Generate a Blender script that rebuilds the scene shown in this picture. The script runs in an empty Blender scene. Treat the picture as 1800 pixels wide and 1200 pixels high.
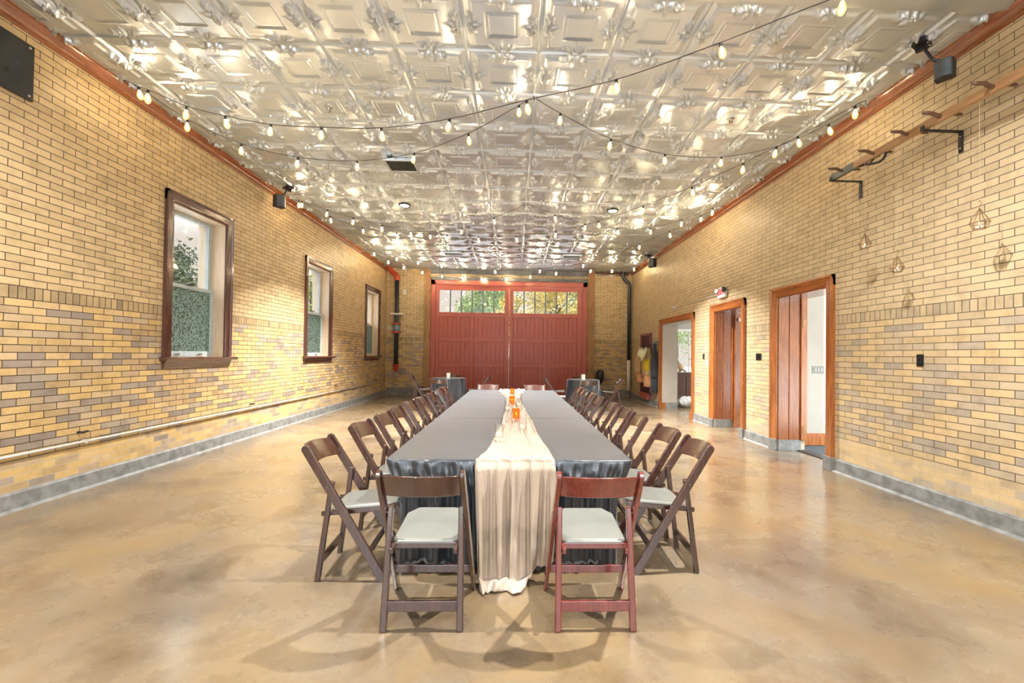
import bpy, bmesh, math, random
import numpy as np
from mathutils import Vector, Matrix
PI = math.pi
S = bpy.context.scene
C = S.collection
rnd = random.Random(7)

# ------------------------------------------------------------------ camera model
F_PX, CX, CY = 774.2226, 929.7221, 613.792
YAW, PITCH, ROLL = 0.034661, 0.013093, 0.012907
CAMZ = 1.4526
ROOMH = 4.4526
XL, XR, YB, YF = -4.47, 4.19, 15.59, -4.0

def cam_axes():
    c, s = math.cos, math.sin
    f = Vector((s(YAW)*c(PITCH), c(YAW)*c(PITCH), s(PITCH)))
    r = Vector((c(YAW), -s(YAW), 0)); u = r.cross(f)
    return c(ROLL)*r + s(ROLL)*u, -s(ROLL)*r + c(ROLL)*u, f
AR, AU, AF = cam_axes()
def un(px, py, ax, v):
    """the place where the line of sight through a photo pixel meets the plane axis[ax] = v"""
    d = AF + AR*((px-CX)/F_PX) - AU*((py-CY)/F_PX)
    o = Vector((0, 0, CAMZ)); t = (v - o[ax]) / d[ax]
    return o + d*t

# ------------------------------------------------------------------ material helpers
def mat(name):
    m = bpy.data.materials.new(name); m.use_nodes = True
    nt = m.node_tree; b = nt.nodes['Principled BSDF']
    return m, nt, b
def setp(b, **k):
    n = {'color': 'Base Color', 'rough': 'Roughness', 'metal': 'Metallic', 'spec': 'Specular IOR Level', 'coat': 'Coat Weight', 'coatr': 'Coat Roughness',
         'sheen': 'Sheen Weight', 'emit': 'Emission Color', 'es': 'Emission Strength', 'alpha': 'Alpha', 'trans': 'Transmission Weight', 'ior': 'IOR', 'sss': 'Subsurface Weight'}
    for a, v in k.items():
        b.inputs[n[a]].default_value = (*v, 1) if isinstance(v, (tuple, list)) and len(v) == 3 else v
def N(nt, typ, **k):
    n = nt.nodes.new(typ)
    for a, v in k.items(): setattr(n, a, v)
    return n
def link(nt, a, b): nt.links.new(a, b)
def ramp(nt, fac, stops, interp='LINEAR'):
    r = N(nt, 'ShaderNodeValToRGB'); r.color_ramp.interpolation = interp
    e = r.color_ramp.elements
    while len(e) < len(stops): e.new(.5)
    for el, (p, c) in zip(e, stops):
        el.position = p; el.color = (*c, 1)
    link(nt, fac, r.inputs[0]); return r.outputs[0]
def noise(nt, vec, scale, detail=4, rough=.55, dist=0.0):
    n = N(nt, 'ShaderNodeTexNoise'); n.inputs['Scale'].default_value = scale; n.inputs['Detail'].default_value = detail
    n.inputs['Roughness'].default_value = rough; n.inputs['Distortion'].default_value = dist
    if vec is not None: link(nt, vec, n.inputs['Vector'])
    return n.outputs['Fac']
def mixc(nt, fac, a, b, mode='MIX'):
    m = N(nt, 'ShaderNodeMix', data_type='RGBA', blend_type=mode)
    for s, v in ((0, fac), (6, a), (7, b)):
        if isinstance(v, (int, float)): m.inputs[s].default_value = v
        elif isinstance(v, tuple): m.inputs[s].default_value = (*v, 1)
        else: link(nt, v, m.inputs[s])
    return m.outputs[2]
def math_(nt, op, a, b=0.0):
    m = N(nt, 'ShaderNodeMath', operation=op)
    for s, v in ((0, a), (1, b)):
        if isinstance(v, (int, float)): m.inputs[s].default_value = v
        else: link(nt, v, m.inputs[s])
    return m.outputs[0]
def bump(nt, b, h, strength=.3, dist=.01):
    n = N(nt, 'ShaderNodeBump'); n.inputs['Strength'].default_value = strength; n.inputs['Distance'].default_value = dist
    link(nt, h, n.inputs['Height']); link(nt, n.outputs[0], b.inputs['Normal'])
def objvec(nt):
    return N(nt, 'ShaderNodeTexCoord').outputs['Object']
def scalevec(nt, v, s):
    m = N(nt, 'ShaderNodeMapping'); m.inputs['Scale'].default_value = s; link(nt, v, m.inputs['Vector']); return m.outputs[0]

def simple(name, color, rough=.5, metal=0, var=.12, nscale=20, **k):
    """plain finish with a little procedural unevenness"""
    m, nt, b = mat(name); setp(b, rough=rough, metal=metal, **k)
    f = noise(nt, objvec(nt), nscale, 3)
    lo = tuple(c*(1-var) for c in color); hi = tuple(min(1, c*(1+var)) for c in color)
    link(nt, ramp(nt, f, [(.3, lo), (.7, hi)]), b.inputs['Base Color'])
    return m

def wood(name, dark, light, rough=.3, axis=2, coat=.4, wear=None):
    """varnished wood with grain along an axis"""
    m, nt, b = mat(name); setp(b, rough=rough, coat=coat, coatr=.15)
    s = [18.0, 18.0, 18.0]; s[axis] = 1.3
    v = scalevec(nt, objvec(nt), tuple(s))
    f = noise(nt, v, 2.0, 6, .62, .5)
    g = noise(nt, scalevec(nt, objvec(nt), tuple(x*4 for x in s)), 2.0, 3, .5)
    ff = math_(nt, 'ADD', math_(nt, 'MULTIPLY', f, .75), math_(nt, 'MULTIPLY', g, .25))
    col = ramp(nt, ff, [(.34, dark), (.62, light)])
    if wear:
        w = noise(nt, objvec(nt), 9, 5, .7)
        col = mixc(nt, ramp(nt, w, [(.60, (0, 0, 0)), (.70, (1, 1, 1))]), col, wear)
    link(nt, col, b.inputs['Base Color'])
    bump(nt, b, ff, .08, .004)
    return m

def brick_mat(name, axis, lit_mix=0.0):
    """buff ironspot brick: plain courses above, a soldier course, mottled courses below"""
    m, nt, b = mat(name); setp(b, rough=.42, spec=.45)
    ov = objvec(nt); sep = N(nt, 'ShaderNodeSeparateXYZ'); link(nt, ov, sep.inputs[0])
    along = sep.outputs[axis]; z = sep.outputs[2]
    cmb = N(nt, 'ShaderNodeCombineXYZ'); link(nt, along, cmb.inputs[0]); link(nt, math_(nt, 'SUBTRACT', z, 1.903), cmb.inputs[1])
    def bt(w, h, off, mort, vec):
        t = N(nt, 'ShaderNodeTexBrick'); t.offset = off; t.inputs['Scale'].default_value = 1.0
        t.inputs['Color1'].default_value = (0, 0, 0, 1); t.inputs['Color2'].default_value = (1, 1, 1, 1)
        t.inputs['Mortar Size'].default_value = mort; t.inputs['Mortar Smooth'].default_value = .15
        t.inputs['Bias'].default_value = 0; t.inputs['Brick Width'].default_value = w; t.inputs['Row Height'].default_value = h
        link(nt, vec, t.inputs['Vector']); return t
    A = bt(.236, .0693, .5, .0040, cmb.outputs[0])
    cm2 = N(nt, 'ShaderNodeCombineXYZ'); link(nt, along, cm2.inputs[0]); link(nt, math_(nt, 'SUBTRACT', z, 2.0185), cm2.inputs[1])
    U = bt(.236, .0693, .5, .0040, cm2.outputs[0])
    D = bt(.071, .1155, 0, .0042, cmb.outputs[0])
    up = ramp(nt, U.outputs['Color'], [(0, (.52, .385, .215)), (.3, (.62, .47, .26)), (.7, (.68, .52, .30)), (1, (.56, .42, .235))])
    lo = ramp(nt, A.outputs['Color'], [(0, (.29, .245, .205)), (.12, (.36, .295, .235)), (.19, (.50, .37, .22)), (.34, (.46, .33, .175)), (.5, (.62, .435, .19)), (.75, (.66, .475, .22)), (.86, (.60, .45, .27)), (.95, (.40, .335, .265))])
    so = ramp(nt, D.outputs['Color'], [(0, (.30, .23, .145)), (.3, (.45, .33, .18)), (.7, (.54, .40, .215)), (1, (.38, .29, .17))])
    isup = math_(nt, 'GREATER_THAN', z, 2.0185); islo = math_(nt, 'LESS_THAN', z, 1.903)
    col = mixc(nt, isup, so, up); col = mixc(nt, islo, col, lo)
    col = mixc(nt, lit_mix, col, (.60, .535, .41))  # window light painted in as a paler brick tone
    fac = mixc(nt, isup, D.outputs['Fac'], U.outputs['Fac']); fac = mixc(nt, islo, fac, A.outputs['Fac'])
    # firing marks and speckle inside each brick
    n1 = noise(nt, ov, 7, 5, .6); n2 = noise(nt, ov, 120, 2, .6)
    col = mixc(nt, .55, col, ramp(nt, n1, [(.3, (.62, .58, .55)), (.55, (1, 1, 1)), (.8, (1.0, .97, .9))]), 'MULTIPLY')
    col = mixc(nt, ramp(nt, n2, [(.70, (0, 0, 0)), (.76, (1, 1, 1))]), col, (.26, .17, .09))
    # the lowest courses were repointed in pale mortar
    pale = math_(nt, 'LESS_THAN', z, .44)
    mort = mixc(nt, pale, (.050+lit_mix*.2, .033+lit_mix*.17, .020+lit_mix*.13), (.50, .42, .30))
    col = mixc(nt, fac, col, mort)
    link(nt, col, b.inputs['Base Color'])
    h = math_(nt, 'SUBTRACT', math_(nt, 'MULTIPLY', n1, .25), fac)
    bump(nt, b, h, .35, .006)
    return m

def floor_mat():
    m, nt, b = mat('stained_concrete'); v = objvec(nt)
    big = noise(nt, v, .55, 6, .6, .3); mid = noise(nt, v, 1.9, 6, .6, .25); fine = noise(nt, v, 26, 5, .7)
    base = ramp(nt, big, [(.30, (.11, .083, .060)), (.45, (.20, .15, .097)), (.58, (.255, .18, .092)), (.72, (.15, .112, .075))])
    stain = ramp(nt, mid, [(.28, (.60, .52, .46)), (.50, (1, 1, 1)), (.72, (1.0, .90, .72))])
    col = mixc(nt, .9, base, stain, 'MULTIPLY')
    grey = noise(nt, v, 1.1, 6, .65, .35)
    col = mixc(nt, math_(nt, 'MULTIPLY', ramp(nt, grey, [(.46, (0, 0, 0)), (.74, (1, 1, 1))]), .5), col, (.27, .235, .195))
    red = noise(nt, v, .8, 5, .6, .4)
    col = mixc(nt, math_(nt, 'MULTIPLY', ramp(nt, red, [(.62, (0, 0, 0)), (.74, (1, 1, 1))]), .45), col, (.36, .16, .06))
    col = mixc(nt, .35, col, ramp(nt, fine, [(.3, (.6, .55, .5)), (.6, (1, 1, 1))]), 'MULTIPLY')
    # hairline cracks
    vo = N(nt, 'ShaderNodeTexVoronoi', feature='DISTANCE_TO_EDGE'); vo.inputs['Scale'].default_value = .42
    wv = N(nt, 'ShaderNodeVectorMath', operation='ADD'); nn = N(nt, 'ShaderNodeTexNoise'); nn.inputs['Scale'].default_value = 2.5; nn.inputs['Detail'].default_value = 5
    link(nt, v, nn.inputs['Vector']); sc = N(nt, 'ShaderNodeVectorMath', operation='SCALE'); sc.inputs['Scale'].default_value = .35
    link(nt, nn.outputs['Color'], sc.inputs[0]); link(nt, v, wv.inputs[0]); link(nt, sc.outputs[0], wv.inputs[1]); link(nt, wv.outputs[0], vo.inputs['Vector'])
    crack = ramp(nt, vo.outputs['Distance'], [(0, (1, 1, 1)), (.004, (0, 0, 0))])
    col = mixc(nt, math_(nt, 'MULTIPLY', crack, .45), col, (.14, .09, .05))
    link(nt, col, b.inputs['Base Color'])
    link(nt, ramp(nt, mid, [(.3, (.22, .22, .22)), (.7, (.34, .34, .34))]), b.inputs['Roughness'])
    setp(b, spec=.5, coat=.5, coatr=.15)
    bump(nt, b, noise(nt, v, 9, 5, .6), .06, .01)
    return m

def tin_mat():
    m, nt, b = mat('silver_tin'); setp(b, metal=.82, spec=.5)
    v = objvec(nt)
    f = noise(nt, v, 3, 4)
    link(nt, ramp(nt, f, [(.3, (.655, .735, .835)), (.7, (.735, .815, .91))]), b.inputs['Base Color'])
    link(nt, ramp(nt, noise(nt, v, 1.3, 3), [(.35, (.30, .30, .30)), (.65, (.37, .37, .37))]), b.inputs['Roughness'])
    return m

def glass_mat(name, tint=(1, 1, 1), gloss=.08):
    m = bpy.data.materials.new(name); m.use_nodes = True; nt = m.node_tree; nt.nodes.clear()
    o = N(nt, 'ShaderNodeOutputMaterial'); t = N(nt, 'ShaderNodeBsdfTransparent'); g = N(nt, 'ShaderNodeBsdfGlossy'); x = N(nt, 'ShaderNodeMixShader')
    t.inputs[0].default_value = (*tint, 1); g.inputs['Roughness'].default_value = .04
    lw = N(nt, 'ShaderNodeLayerWeight'); lw.inputs[0].default_value = .5
    link(nt, math_(nt, 'ADD', math_(nt, 'MULTIPLY', math_(nt, 'POWER', lw.outputs[1], 4.0), .5), .02+gloss*.3), x.inputs[0])
    link(nt, t.outputs[0], x.inputs[1]); link(nt, g.outputs[0], x.inputs[2]); link(nt, x.outputs[0], o.inputs[0])
    return m

def frosted_mat():
    m = bpy.data.materials.new('pebbled_green_glass'); m.use_nodes = True; nt = m.node_tree; nt.nodes.clear()
    o = N(nt, 'ShaderNodeOutputMaterial'); t = N(nt, 'ShaderNodeBsdfTranslucent'); g = N(nt, 'ShaderNodeBsdfGlossy'); d = N(nt, 'ShaderNodeBsdfDiffuse'); x = N(nt, 'ShaderNodeMixShader'); y = N(nt, 'ShaderNodeMixShader')
    v = objvec(nt)
    vo = N(nt, 'ShaderNodeTexVoronoi'); vo.inputs['Scale'].default_value = 55; link(nt, scalevec(nt, v, (1, 1, .8)), vo.inputs['Vector'])
    c = ramp(nt, vo.outputs['Distance'], [(.1, (.38, .50, .45)), (.5, (.19, .26, .23)), (.75, (.045, .07, .06))])
    link(nt, c, t.inputs[0]); link(nt, c, d.inputs[0]); g.inputs['Roughness'].default_value = .15; g.inputs[0].default_value = (.8, .95, .88, 1)
    bp = N(nt, 'ShaderNodeBump'); bp.inputs['Strength'].default_value = .9; bp.inputs['Distance'].default_value = .01; link(nt, vo.outputs['Distance'], bp.inputs['Height'])
    for q in (t, g, d): link(nt, bp.outputs[0], q.inputs['Normal'])
    x.inputs[0].default_value = .5; link(nt, d.outputs[0], x.inputs[1]); link(nt, t.outputs[0], x.inputs[2])
    y.inputs[0].default_value = .14; link(nt, x.outputs[0], y.inputs[1]); link(nt, g.outputs[0], y.inputs[2]); link(nt, y.outputs[0], o.inputs[0])
    return m

def glow_glass(name, tint, emit, es):
    """thin lamp glass lit from inside"""
    m = bpy.data.materials.new(name); m.use_nodes = True; nt = m.node_tree; nt.nodes.clear()
    o = N(nt, 'ShaderNodeOutputMaterial'); t = N(nt, 'ShaderNodeBsdfTransparent'); g = N(nt, 'ShaderNodeBsdfGlossy'); e = N(nt, 'ShaderNodeEmission'); x = N(nt, 'ShaderNodeMixShader'); a = N(nt, 'ShaderNodeAddShader')
    t.inputs[0].default_value = (*tint, 1); g.inputs['Roughness'].default_value = .06; e.inputs[0].default_value = (*emit, 1); e.inputs[1].default_value = es
    lw = N(nt, 'ShaderNodeLayerWeight'); lw.inputs[0].default_value = .5
    link(nt, math_(nt, 'ADD', math_(nt, 'MULTIPLY', math_(nt, 'POWER', lw.outputs[1], 4.0), .5), .03), x.inputs[0]); link(nt, t.outputs[0], x.inputs[1]); link(nt, g.outputs[0], x.inputs[2])
    link(nt, x.outputs[0], a.inputs[0]); link(nt, e.outputs[0], a.inputs[1]); link(nt, a.outputs[0], o.inputs[0])
    return m
def emitter(name, col, s):
    m, nt, b = mat(name); setp(b, color=col, emit=col, es=s, rough=.5); return m

def cloth_mat(name, lo, hi, rough, sheen=.3, scale=60, spec=.5):
    m, nt, b = mat(name); setp(b, rough=rough, sheen=sheen, spec=spec); b.inputs['Sheen Roughness'].default_value = .36; b.inputs['Sheen Tint'].default_value = (.82, .92, 1.0, 1)
    v = objvec(nt)
    f = noise(nt, v, 5, 5, .6)
    link(nt, ramp(nt, f, [(.3, lo), (.7, hi)]), b.inputs['Base Color'])
    w = noise(nt, scalevec(nt, v, (1, 1, .35)), scale*.25, 4, .6)
    bump(nt, b, w, .25, .006)
    return m

M = {}
M['brick_side'] = brick_mat('buff_brick_long_wall', 1)
M['brick_lit'] = brick_mat('lit_brick_long_wall', 1, .34)  # doorway wall copy, its window light mixed into the brick colour
M['brick_end'] = brick_mat('buff_brick_end_wall', 0)
M['floor'] = floor_mat()
M['tin'] = tin_mat()
M['concrete'] = simple('grey_concrete', (.21, .215, .21), .55, var=.35, nscale=9)
M['trim'] = wood('varnished_casing', (.20, .055, .014), (.46, .165, .045), .28, 2, .5)
M['trim_y'] = wood('varnished_crown', (.15, .042, .014), (.30, .095, .03), .25, 1, .6)
M['trim_h'] = wood('varnished_head_casing', (.20, .055, .014), (.46, .165, .045), .28, 1, .5)
M['win_wood'] = wood('dark_window_wood', (.05, .022, .018), (.12, .05, .036), .18, 2, .7)
M['win_wood_h'] = wood('dark_window_sill_wood', (.055, .022, .017), (.135, .054, .038), .18, 1, .7)
M['jamb_pale'] = wood('pale_jamb', (.58, .45, .31), (.74, .60, .44), .4, 2, .2)
M['sash'] = simple('grey_blue_sash', (.48, .56, .60), .4)
M['door_wood'] = wood('red_brown_door', (.17, .042, .008), (.36, .12, .028), .25, 2, .5)
M['red'] = wood('red_stained_boards', (.34, .066, .050), (.52, .125, .095), .4, 2, .15)
M['red_h'] = wood('red_stained_rail', (.36, .07, .053), (.54, .135, .10), .4, 0, .15)
M['post'] = wood('stained_old_post', (.20, .085, .03), (.44, .24, .10), .55, 2, .1, wear=(.06, .05, .045))
M['steel_beam'] = simple('painted_steel', (.14, .15, .17), .5, var=.4, nscale=4)
M['beam_pale'] = wood('pale_worn_board', (.26, .21, .15), (.46, .39, .29), .6, 0, 0, wear=(.12, .10, .08))
M['chair'] = wood('dark_brown_chair', (.034, .013, .010), (.070, .027, .020), .20, 2, 1.0)
M['chair_red'] = wood('mahogany_chair', (.11, .014, .010), (.20, .032, .022), .20, 2, 1.0)
M['pad'] = simple('ivory_vinyl', (.20, .205, .185), .25, var=.05, nscale=6)
M['black_cloth'] = cloth_mat('black_satin_cloth', (.007, .011, .018), (.017, .026, .040), .31, .58, spec=.8)
M['cream'] = cloth_mat('cream_satin', (.40, .325, .255), (.50, .41, .33), .34, .12)
M['black'] = simple('black_metal', (.018, .018, .02), .38, .3)
M['black_plastic'] = simple('black_plastic', (.02, .021, .024), .45)
M['mesh_grille'] = simple('grey_speaker_grille', (.10, .115, .13), .5, .3)
M['matte_black'] = simple('matte_black_duct', (.008, .008, .009), .95, spec=.1)
M['dark_glossy'] = simple('dark_glossy_panel', (.016, .017, .018), .18)
M['white'] = simple('white_paint', (.78, .77, .74), .5, var=.04)
M['plaster'] = simple('cream_plaster', (.40, .37, .325), .7, var=.05, nscale=3)
M['conduit'] = simple('galvanised_conduit', (.62, .61, .58), .4, .25)
M['chrome'] = simple('chrome', (.75, .75, .75), .12, 1)
M['brass'] = simple('copper_wire', (.30, .17, .08), .3, .9)
M['pipe_red'] = simple('red_pipe_fitting', (.48, .055, .025), .35)
M['pipe_black'] = simple('black_iron_pipe', (.02, .024, .032), .32)
M['valve_blue'] = simple('blue_grey_valve', (.16, .25, .33), .35, .3)
M['glass'] = glass_mat('window_glass', (.60, .60, .60))
M['glass_clear'] = glass_mat('clear_votive_glass', (.97, .97, .96), .15)
M['frosted'] = frosted_mat()
M['bulb_glass'] = glow_glass('amber_bulb_glass', (1.0, .93, .75), (1.0, .62, .20), .62)
M['filament'] = emitter('hot_filament', (1.0, .82, .58), 400)
M['filament_bright'] = emitter('brighter_filament', (1.0, .82, .58), 1500)
M['flame'] = emitter('candle_flame', (1.0, .62, .22), 14)
M['lamp_lens'] = emitter('downlight_lens', (1.0, .90, .72), 5)
M['amber'] = glow_glass('amber_votive_glass', (.90, .42, .10), (1.0, .40, .06), .22)
M['wax'] = simple('candle_wax', (.80, .76, .66), .5, var=.04)
M['rope'] = simple('thin_string', (.62, .48, .33), .8)
M['carpet'] = simple('dark_grey_carpet', (.055, .062, .066), .9, var=.5, nscale=200)
M['purple'] = wood('plum_painted_wood', (.13, .035, .045), (.21, .07, .085), .4, 2, .2)
M['purple_dark'] = simple('plum_dark_panel', (.06, .02, .03), .5)
M['ladder_wood'] = wood('old_ladder_wood', (.27, .135, .055), (.44, .25, .115), .4, 1, .3)
M['rung_wood'] = wood('dark_rung_wood', (.085, .035, .018), (.17, .075, .04), .4, 0, .3)
M['grey_metal'] = simple('grey_metal_tip', (.14, .16, .165), .45, .4)
M['tan_coat'] = cloth_mat('tan_turnout_cloth', (.44, .29, .14), (.60, .43, .23), .8)
M['orange_coat'] = cloth_mat('faded_orange_cloth', (.58, .27, .12), (.70, .38, .19), .8)
M['yellow'] = simple('reflective_yellow', (.75, .60, .04), .45)
M['navy_cloth'] = cloth_mat('navy_cloth', (.02, .024, .034), (.045, .055, .075), .8)
M['helmet'] = simple('cream_helmet', (.70, .72, .52), .35)
M['slate'] = simple('slate_blue_board', (.16, .22, .26), .5)
M['exit_white'] = simple('exit_sign_housing', (.72, .72, .70), .4, var=.03)
M['exit_red'] = emitter('exit_letters', (.85, .03, .05), 1.2)
M['pumpkin'] = simple('orange_pumpkin', (.55, .20, .04), .5)
M['tan_pumpkin'] = simple('tan_pumpkin', (.50, .34, .19), .6)
M['bag'] = simple('white_plastic_bag', (.62, .66, .70), .35, var=.12)
M['hutch'] = wood('dark_cabinet', (.06, .022, .014), (.13, .05, .032), .3, 2, .4)
M['leaf_green'] = simple('green_leaves', (.20, .27, .07), .6, var=.6, nscale=1.5)
M['leaf_gold'] = simple('gold_leaves', (.46, .34, .06), .6, var=.6, nscale=1.5)
M['leaf_dark'] = simple('dark_leaves', (.07, .09, .035), .6, var=.6, nscale=1.5)
M['bark'] = simple('bark', (.06, .045, .035), .9, var=.4)
M['ground'] = simple('pale_bounce_ground', (.55, .54, .53), .9, var=.2, nscale=.7)  # unseen ground, kept pale to bounce daylight up to the ceiling

# ------------------------------------------------------------------ mesh helpers
class MB:
    def __init__(s): s.v = []; s.f = []
    def add(s, vs, fs):
        o = len(s.v); s.v += [tuple(v) for v in vs]; s.f += [tuple(i+o for i in f) for f in fs]; return s
    def box(s, x0, x1, y0, y1, z0, z1):
        vs = [(x, y, z) for x in (x0, x1) for y in (y0, y1) for z in (z0, z1)]
        return s.add(vs, [(0, 1, 3, 2), (4, 6, 7, 5), (0, 4, 5, 1), (2, 3, 7, 6), (0, 2, 6, 4), (1, 5, 7, 3)])
    def plank(s, p0, p1, wdir, w, t, round_end=False, w1=None):
        """bar from p0 to p1; w wide along wdir, t thick across"""
        p0 = Vector(p0); p1 = Vector(p1); d = (p1-p0).normalized(); wd = Vector(wdir); wd = (wd - d*wd.dot(d)).normalized(); td = d.cross(wd)
        w1 = w if w1 is None else w1
        prof = [(p0 - wd*w/2), (p0 + wd*w/2)]
        if round_end:
            c = p1 - d*(w1/2); prof += [c + wd*(w1/2)*math.cos(a) + d*(w1/2)*math.sin(a) for a in [PI*i/8 for i in range(9)]]
        else: prof += [p1 + wd*w1/2, p1 - wd*w1/2]
        n = len(prof); vs = [p - td*t/2 for p in prof] + [p + td*t/2 for p in prof]
        fs = [tuple(range(n))[::-1], tuple(range(n, 2*n))] + [(i, (i+1) % n, n+(i+1) % n, n+i) for i in range(n)]
        return s.add(vs, fs)
    def prism(s, prof, axis, a0, a1):
        """extrude a closed 2-D profile along an axis; profile in the two other axes in order"""
        n = len(prof)
        def mk(p, a):
            q = list(p); q.insert(axis, a); return tuple(q)
        vs = [mk(p, a0) for p in prof] + [mk(p, a1) for p in prof]
        fs = [tuple(range(n))[::-1], tuple(range(n, 2*n))] + [(i, (i+1) % n, n+(i+1) % n, n+i) for i in range(n)]
        return s.add(vs, fs)
    def tube(s, pts, r, n=8, cap=True):
        pts = [Vector(p) for p in pts]; rs = r if isinstance(r, (list, tuple)) else [r]*len(pts)
        vs = []; up = None
        for i, p in enumerate(pts):
            d = (pts[min(i+1, len(pts)-1)] - pts[max(i-1, 0)]).normalized()
            if up is None: up = Vector((0, 0, 1)) if abs(d.z) < .9 else Vector((1, 0, 0))
            a = d.cross(up).normalized(); b = a.cross(d).normalized(); up = b
            vs += [p + (a*math.cos(2*PI*k/n) + b*math.sin(2*PI*k/n))*rs[i] for k in range(n)]
        fs = [(i*n+k, i*n+(k+1) % n, (i+1)*n+(k+1) % n, (i+1)*n+k) for i in range(len(pts)-1) for k in range(n)]
        if cap: fs += [tuple(range(n))[::-1], tuple(range((len(pts)-1)*n, len(pts)*n))]
        return s.add(vs, fs)
    def lathe(s, prof, c=(0, 0, 0), n=16, sx=1, sy=1, lobes=0, amp=0):
        vs = []
        for r, z in prof:
            for k in range(n):
                a = 2*PI*k/n; q = 1 + (amp*math.cos(lobes*a) if lobes else 0)
                vs.append((c[0]+r*q*math.cos(a)*sx, c[1]+r*q*math.sin(a)*sy, c[2]+z))
        m = len(prof)
        fs = [(i*n+k, i*n+(k+1) % n, (i+1)*n+(k+1) % n, (i+1)*n+k) for i in range(m-1) for k in range(n)]
        fs += [tuple(range(n))[::-1], tuple(range((m-1)*n, m*n))]
        return s.add(vs, fs)
    def build(s, name, m, parent=None, smooth=False, bevel=0, seg=2, angle=None):
        me = bpy.data.meshes.new(name); me.from_pydata(s.v, [], s.f); me.update()
        bm = bmesh.new(); bm.from_mesh(me); bmesh.ops.recalc_face_normals(bm, faces=bm.faces); bm.to_mesh(me); bm.free()
        o = bpy.data.objects.new(name, me); C.objects.link(o)
        for q in (m if isinstance(m, (list, tuple)) else [m]): me.materials.append(q)
        if smooth: me.polygons.foreach_set('use_smooth', [True]*len(me.polygons))
        if angle: me.set_sharp_from_angle(angle=math.radians(angle))
        if bevel:
            b = o.modifiers.new('edge', 'BEVEL'); b.width = bevel; b.segments = seg; b.limit_method = 'ANGLE'; b.angle_limit = math.radians(40)
        if parent: o.parent = parent
        return o

def grid_obj(name, P, m, parent=None, smooth=True, closed_u=False, thick=0):
    """P: array (rows, cols, 3) -> mesh"""
    P = np.asarray(P, float); r, c = P.shape[:2]; idx = np.arange(r*c).reshape(r, c)
    if closed_u: nxt = np.roll(idx, -1, 1); q = np.stack([idx[:-1], nxt[:-1], nxt[1:], idx[1:]], -1).reshape(-1, 4)
    else: q = np.stack([idx[:-1, :-1], idx[:-1, 1:], idx[1:, 1:], idx[1:, :-1]], -1).reshape(-1, 4)
    me = bpy.data.meshes.new(name); me.from_pydata(P.reshape(-1, 3).tolist(), [], q.tolist()); me.update()
    if smooth: me.polygons.foreach_set('use_smooth', [True]*len(me.polygons))
    me.materials.append(m); o = bpy.data.objects.new(name, me); C.objects.link(o)
    if thick:
        s = o.modifiers.new('cloth', 'SOLIDIFY'); s.thickness = thick; s.offset = -1
    if parent: o.parent = parent
    return o

def empty(name, loc=(0, 0, 0), rz=0):
    o = bpy.data.objects.new(name, None); C.objects.link(o); o.location = loc; o.rotation_euler = (0, 0, rz); o.empty_display_size = .1; return o
def tag(o, label, cat, group=None, kind=None):
    o['label'] = label; o['category'] = cat
    if group: o['group'] = group
    if kind: o['kind'] = kind
    return o
def struct(o, label, cat):
    return tag(o, label, cat, kind='structure')
def copy_tree(o, parent=None):
    c = o.copy(); C.objects.link(c)
    if parent is not None: c.parent = parent
    for ch in list(o.children): copy_tree(ch, c)
    return c
def catmull(P, k=6):
    P = [Vector(p) for p in P]; out = []
    for i in range(len(P)-1):
        p0 = P[max(i-1, 0)]; p1 = P[i]; p2 = P[i+1]; p3 = P[min(i+2, len(P)-1)]
        for j in range(k):
            t = j/k
            out.append(.5*((2*p1) + (p2-p0)*t + (2*p0-5*p1+4*p2-p3)*t*t + (3*p1-p0-3*p2+p3)*t**3))
    out.append(P[-1]); return out

def wall_mesh(axis, pos, thick, u0, u1, z0, z1, holes):
    """slab with rectangular holes. axis 0: plane x=pos, u=y. axis 1: plane y=pos, u=x. thick signed outwards"""
    us = sorted({u0, u1, *[h[0] for h in holes], *[h[1] for h in holes]}); zs = sorted({z0, z1, *[h[2] for h in holes], *[h[3] for h in holes]})
    mb = MB()
    def pt(u, z, d): return (pos+d, u, z) if axis == 0 else (u, pos+d, z)
    def solid(i, j):
        if i < 0 or j < 0 or i >= len(us)-1 or j >= len(zs)-1: return False
        cu = (us[i]+us[i+1])/2; cz = (zs[j]+zs[j+1])/2
        return not any(h[0] < cu < h[1] and h[2] < cz < h[3] for h in holes)
    for i in range(len(us)-1):
        for j in range(len(zs)-1):
            if not solid(i, j): continue
            a, b, c, d = us[i], us[i+1], zs[j], zs[j+1]
            for dd in (0, thick): mb.add([pt(a, c, dd), pt(b, c, dd), pt(b, d, dd), pt(a, d, dd)], [(0, 1, 2, 3)])
            if not solid(i-1, j): mb.add([pt(a, c, 0), pt(a, d, 0), pt(a, d, thick), pt(a, c, thick)], [(0, 1, 2, 3)])
            if not solid(i+1, j): mb.add([pt(b, c, 0), pt(b, d, 0), pt(b, d, thick), pt(b, c, thick)], [(0, 1, 2, 3)])
            if not solid(i, j-1): mb.add([pt(a, c, 0), pt(b, c, 0), pt(b, c, thick), pt(a, c, thick)], [(0, 1, 2, 3)])
            if not solid(i, j+1): mb.add([pt(a, d, 0), pt(b, d, 0), pt(b, d, thick), pt(a, d, thick)], [(0, 1, 2, 3)])
    return mb

# ------------------------------------------------------------------ room shell
struct(MB().box(XL-.5, XR+.5, YF-.5, YB+.4, -.12, 0).build('floor', M['floor']), 'polished stained concrete floor with gold and grey mottling', 'floor')

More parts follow.
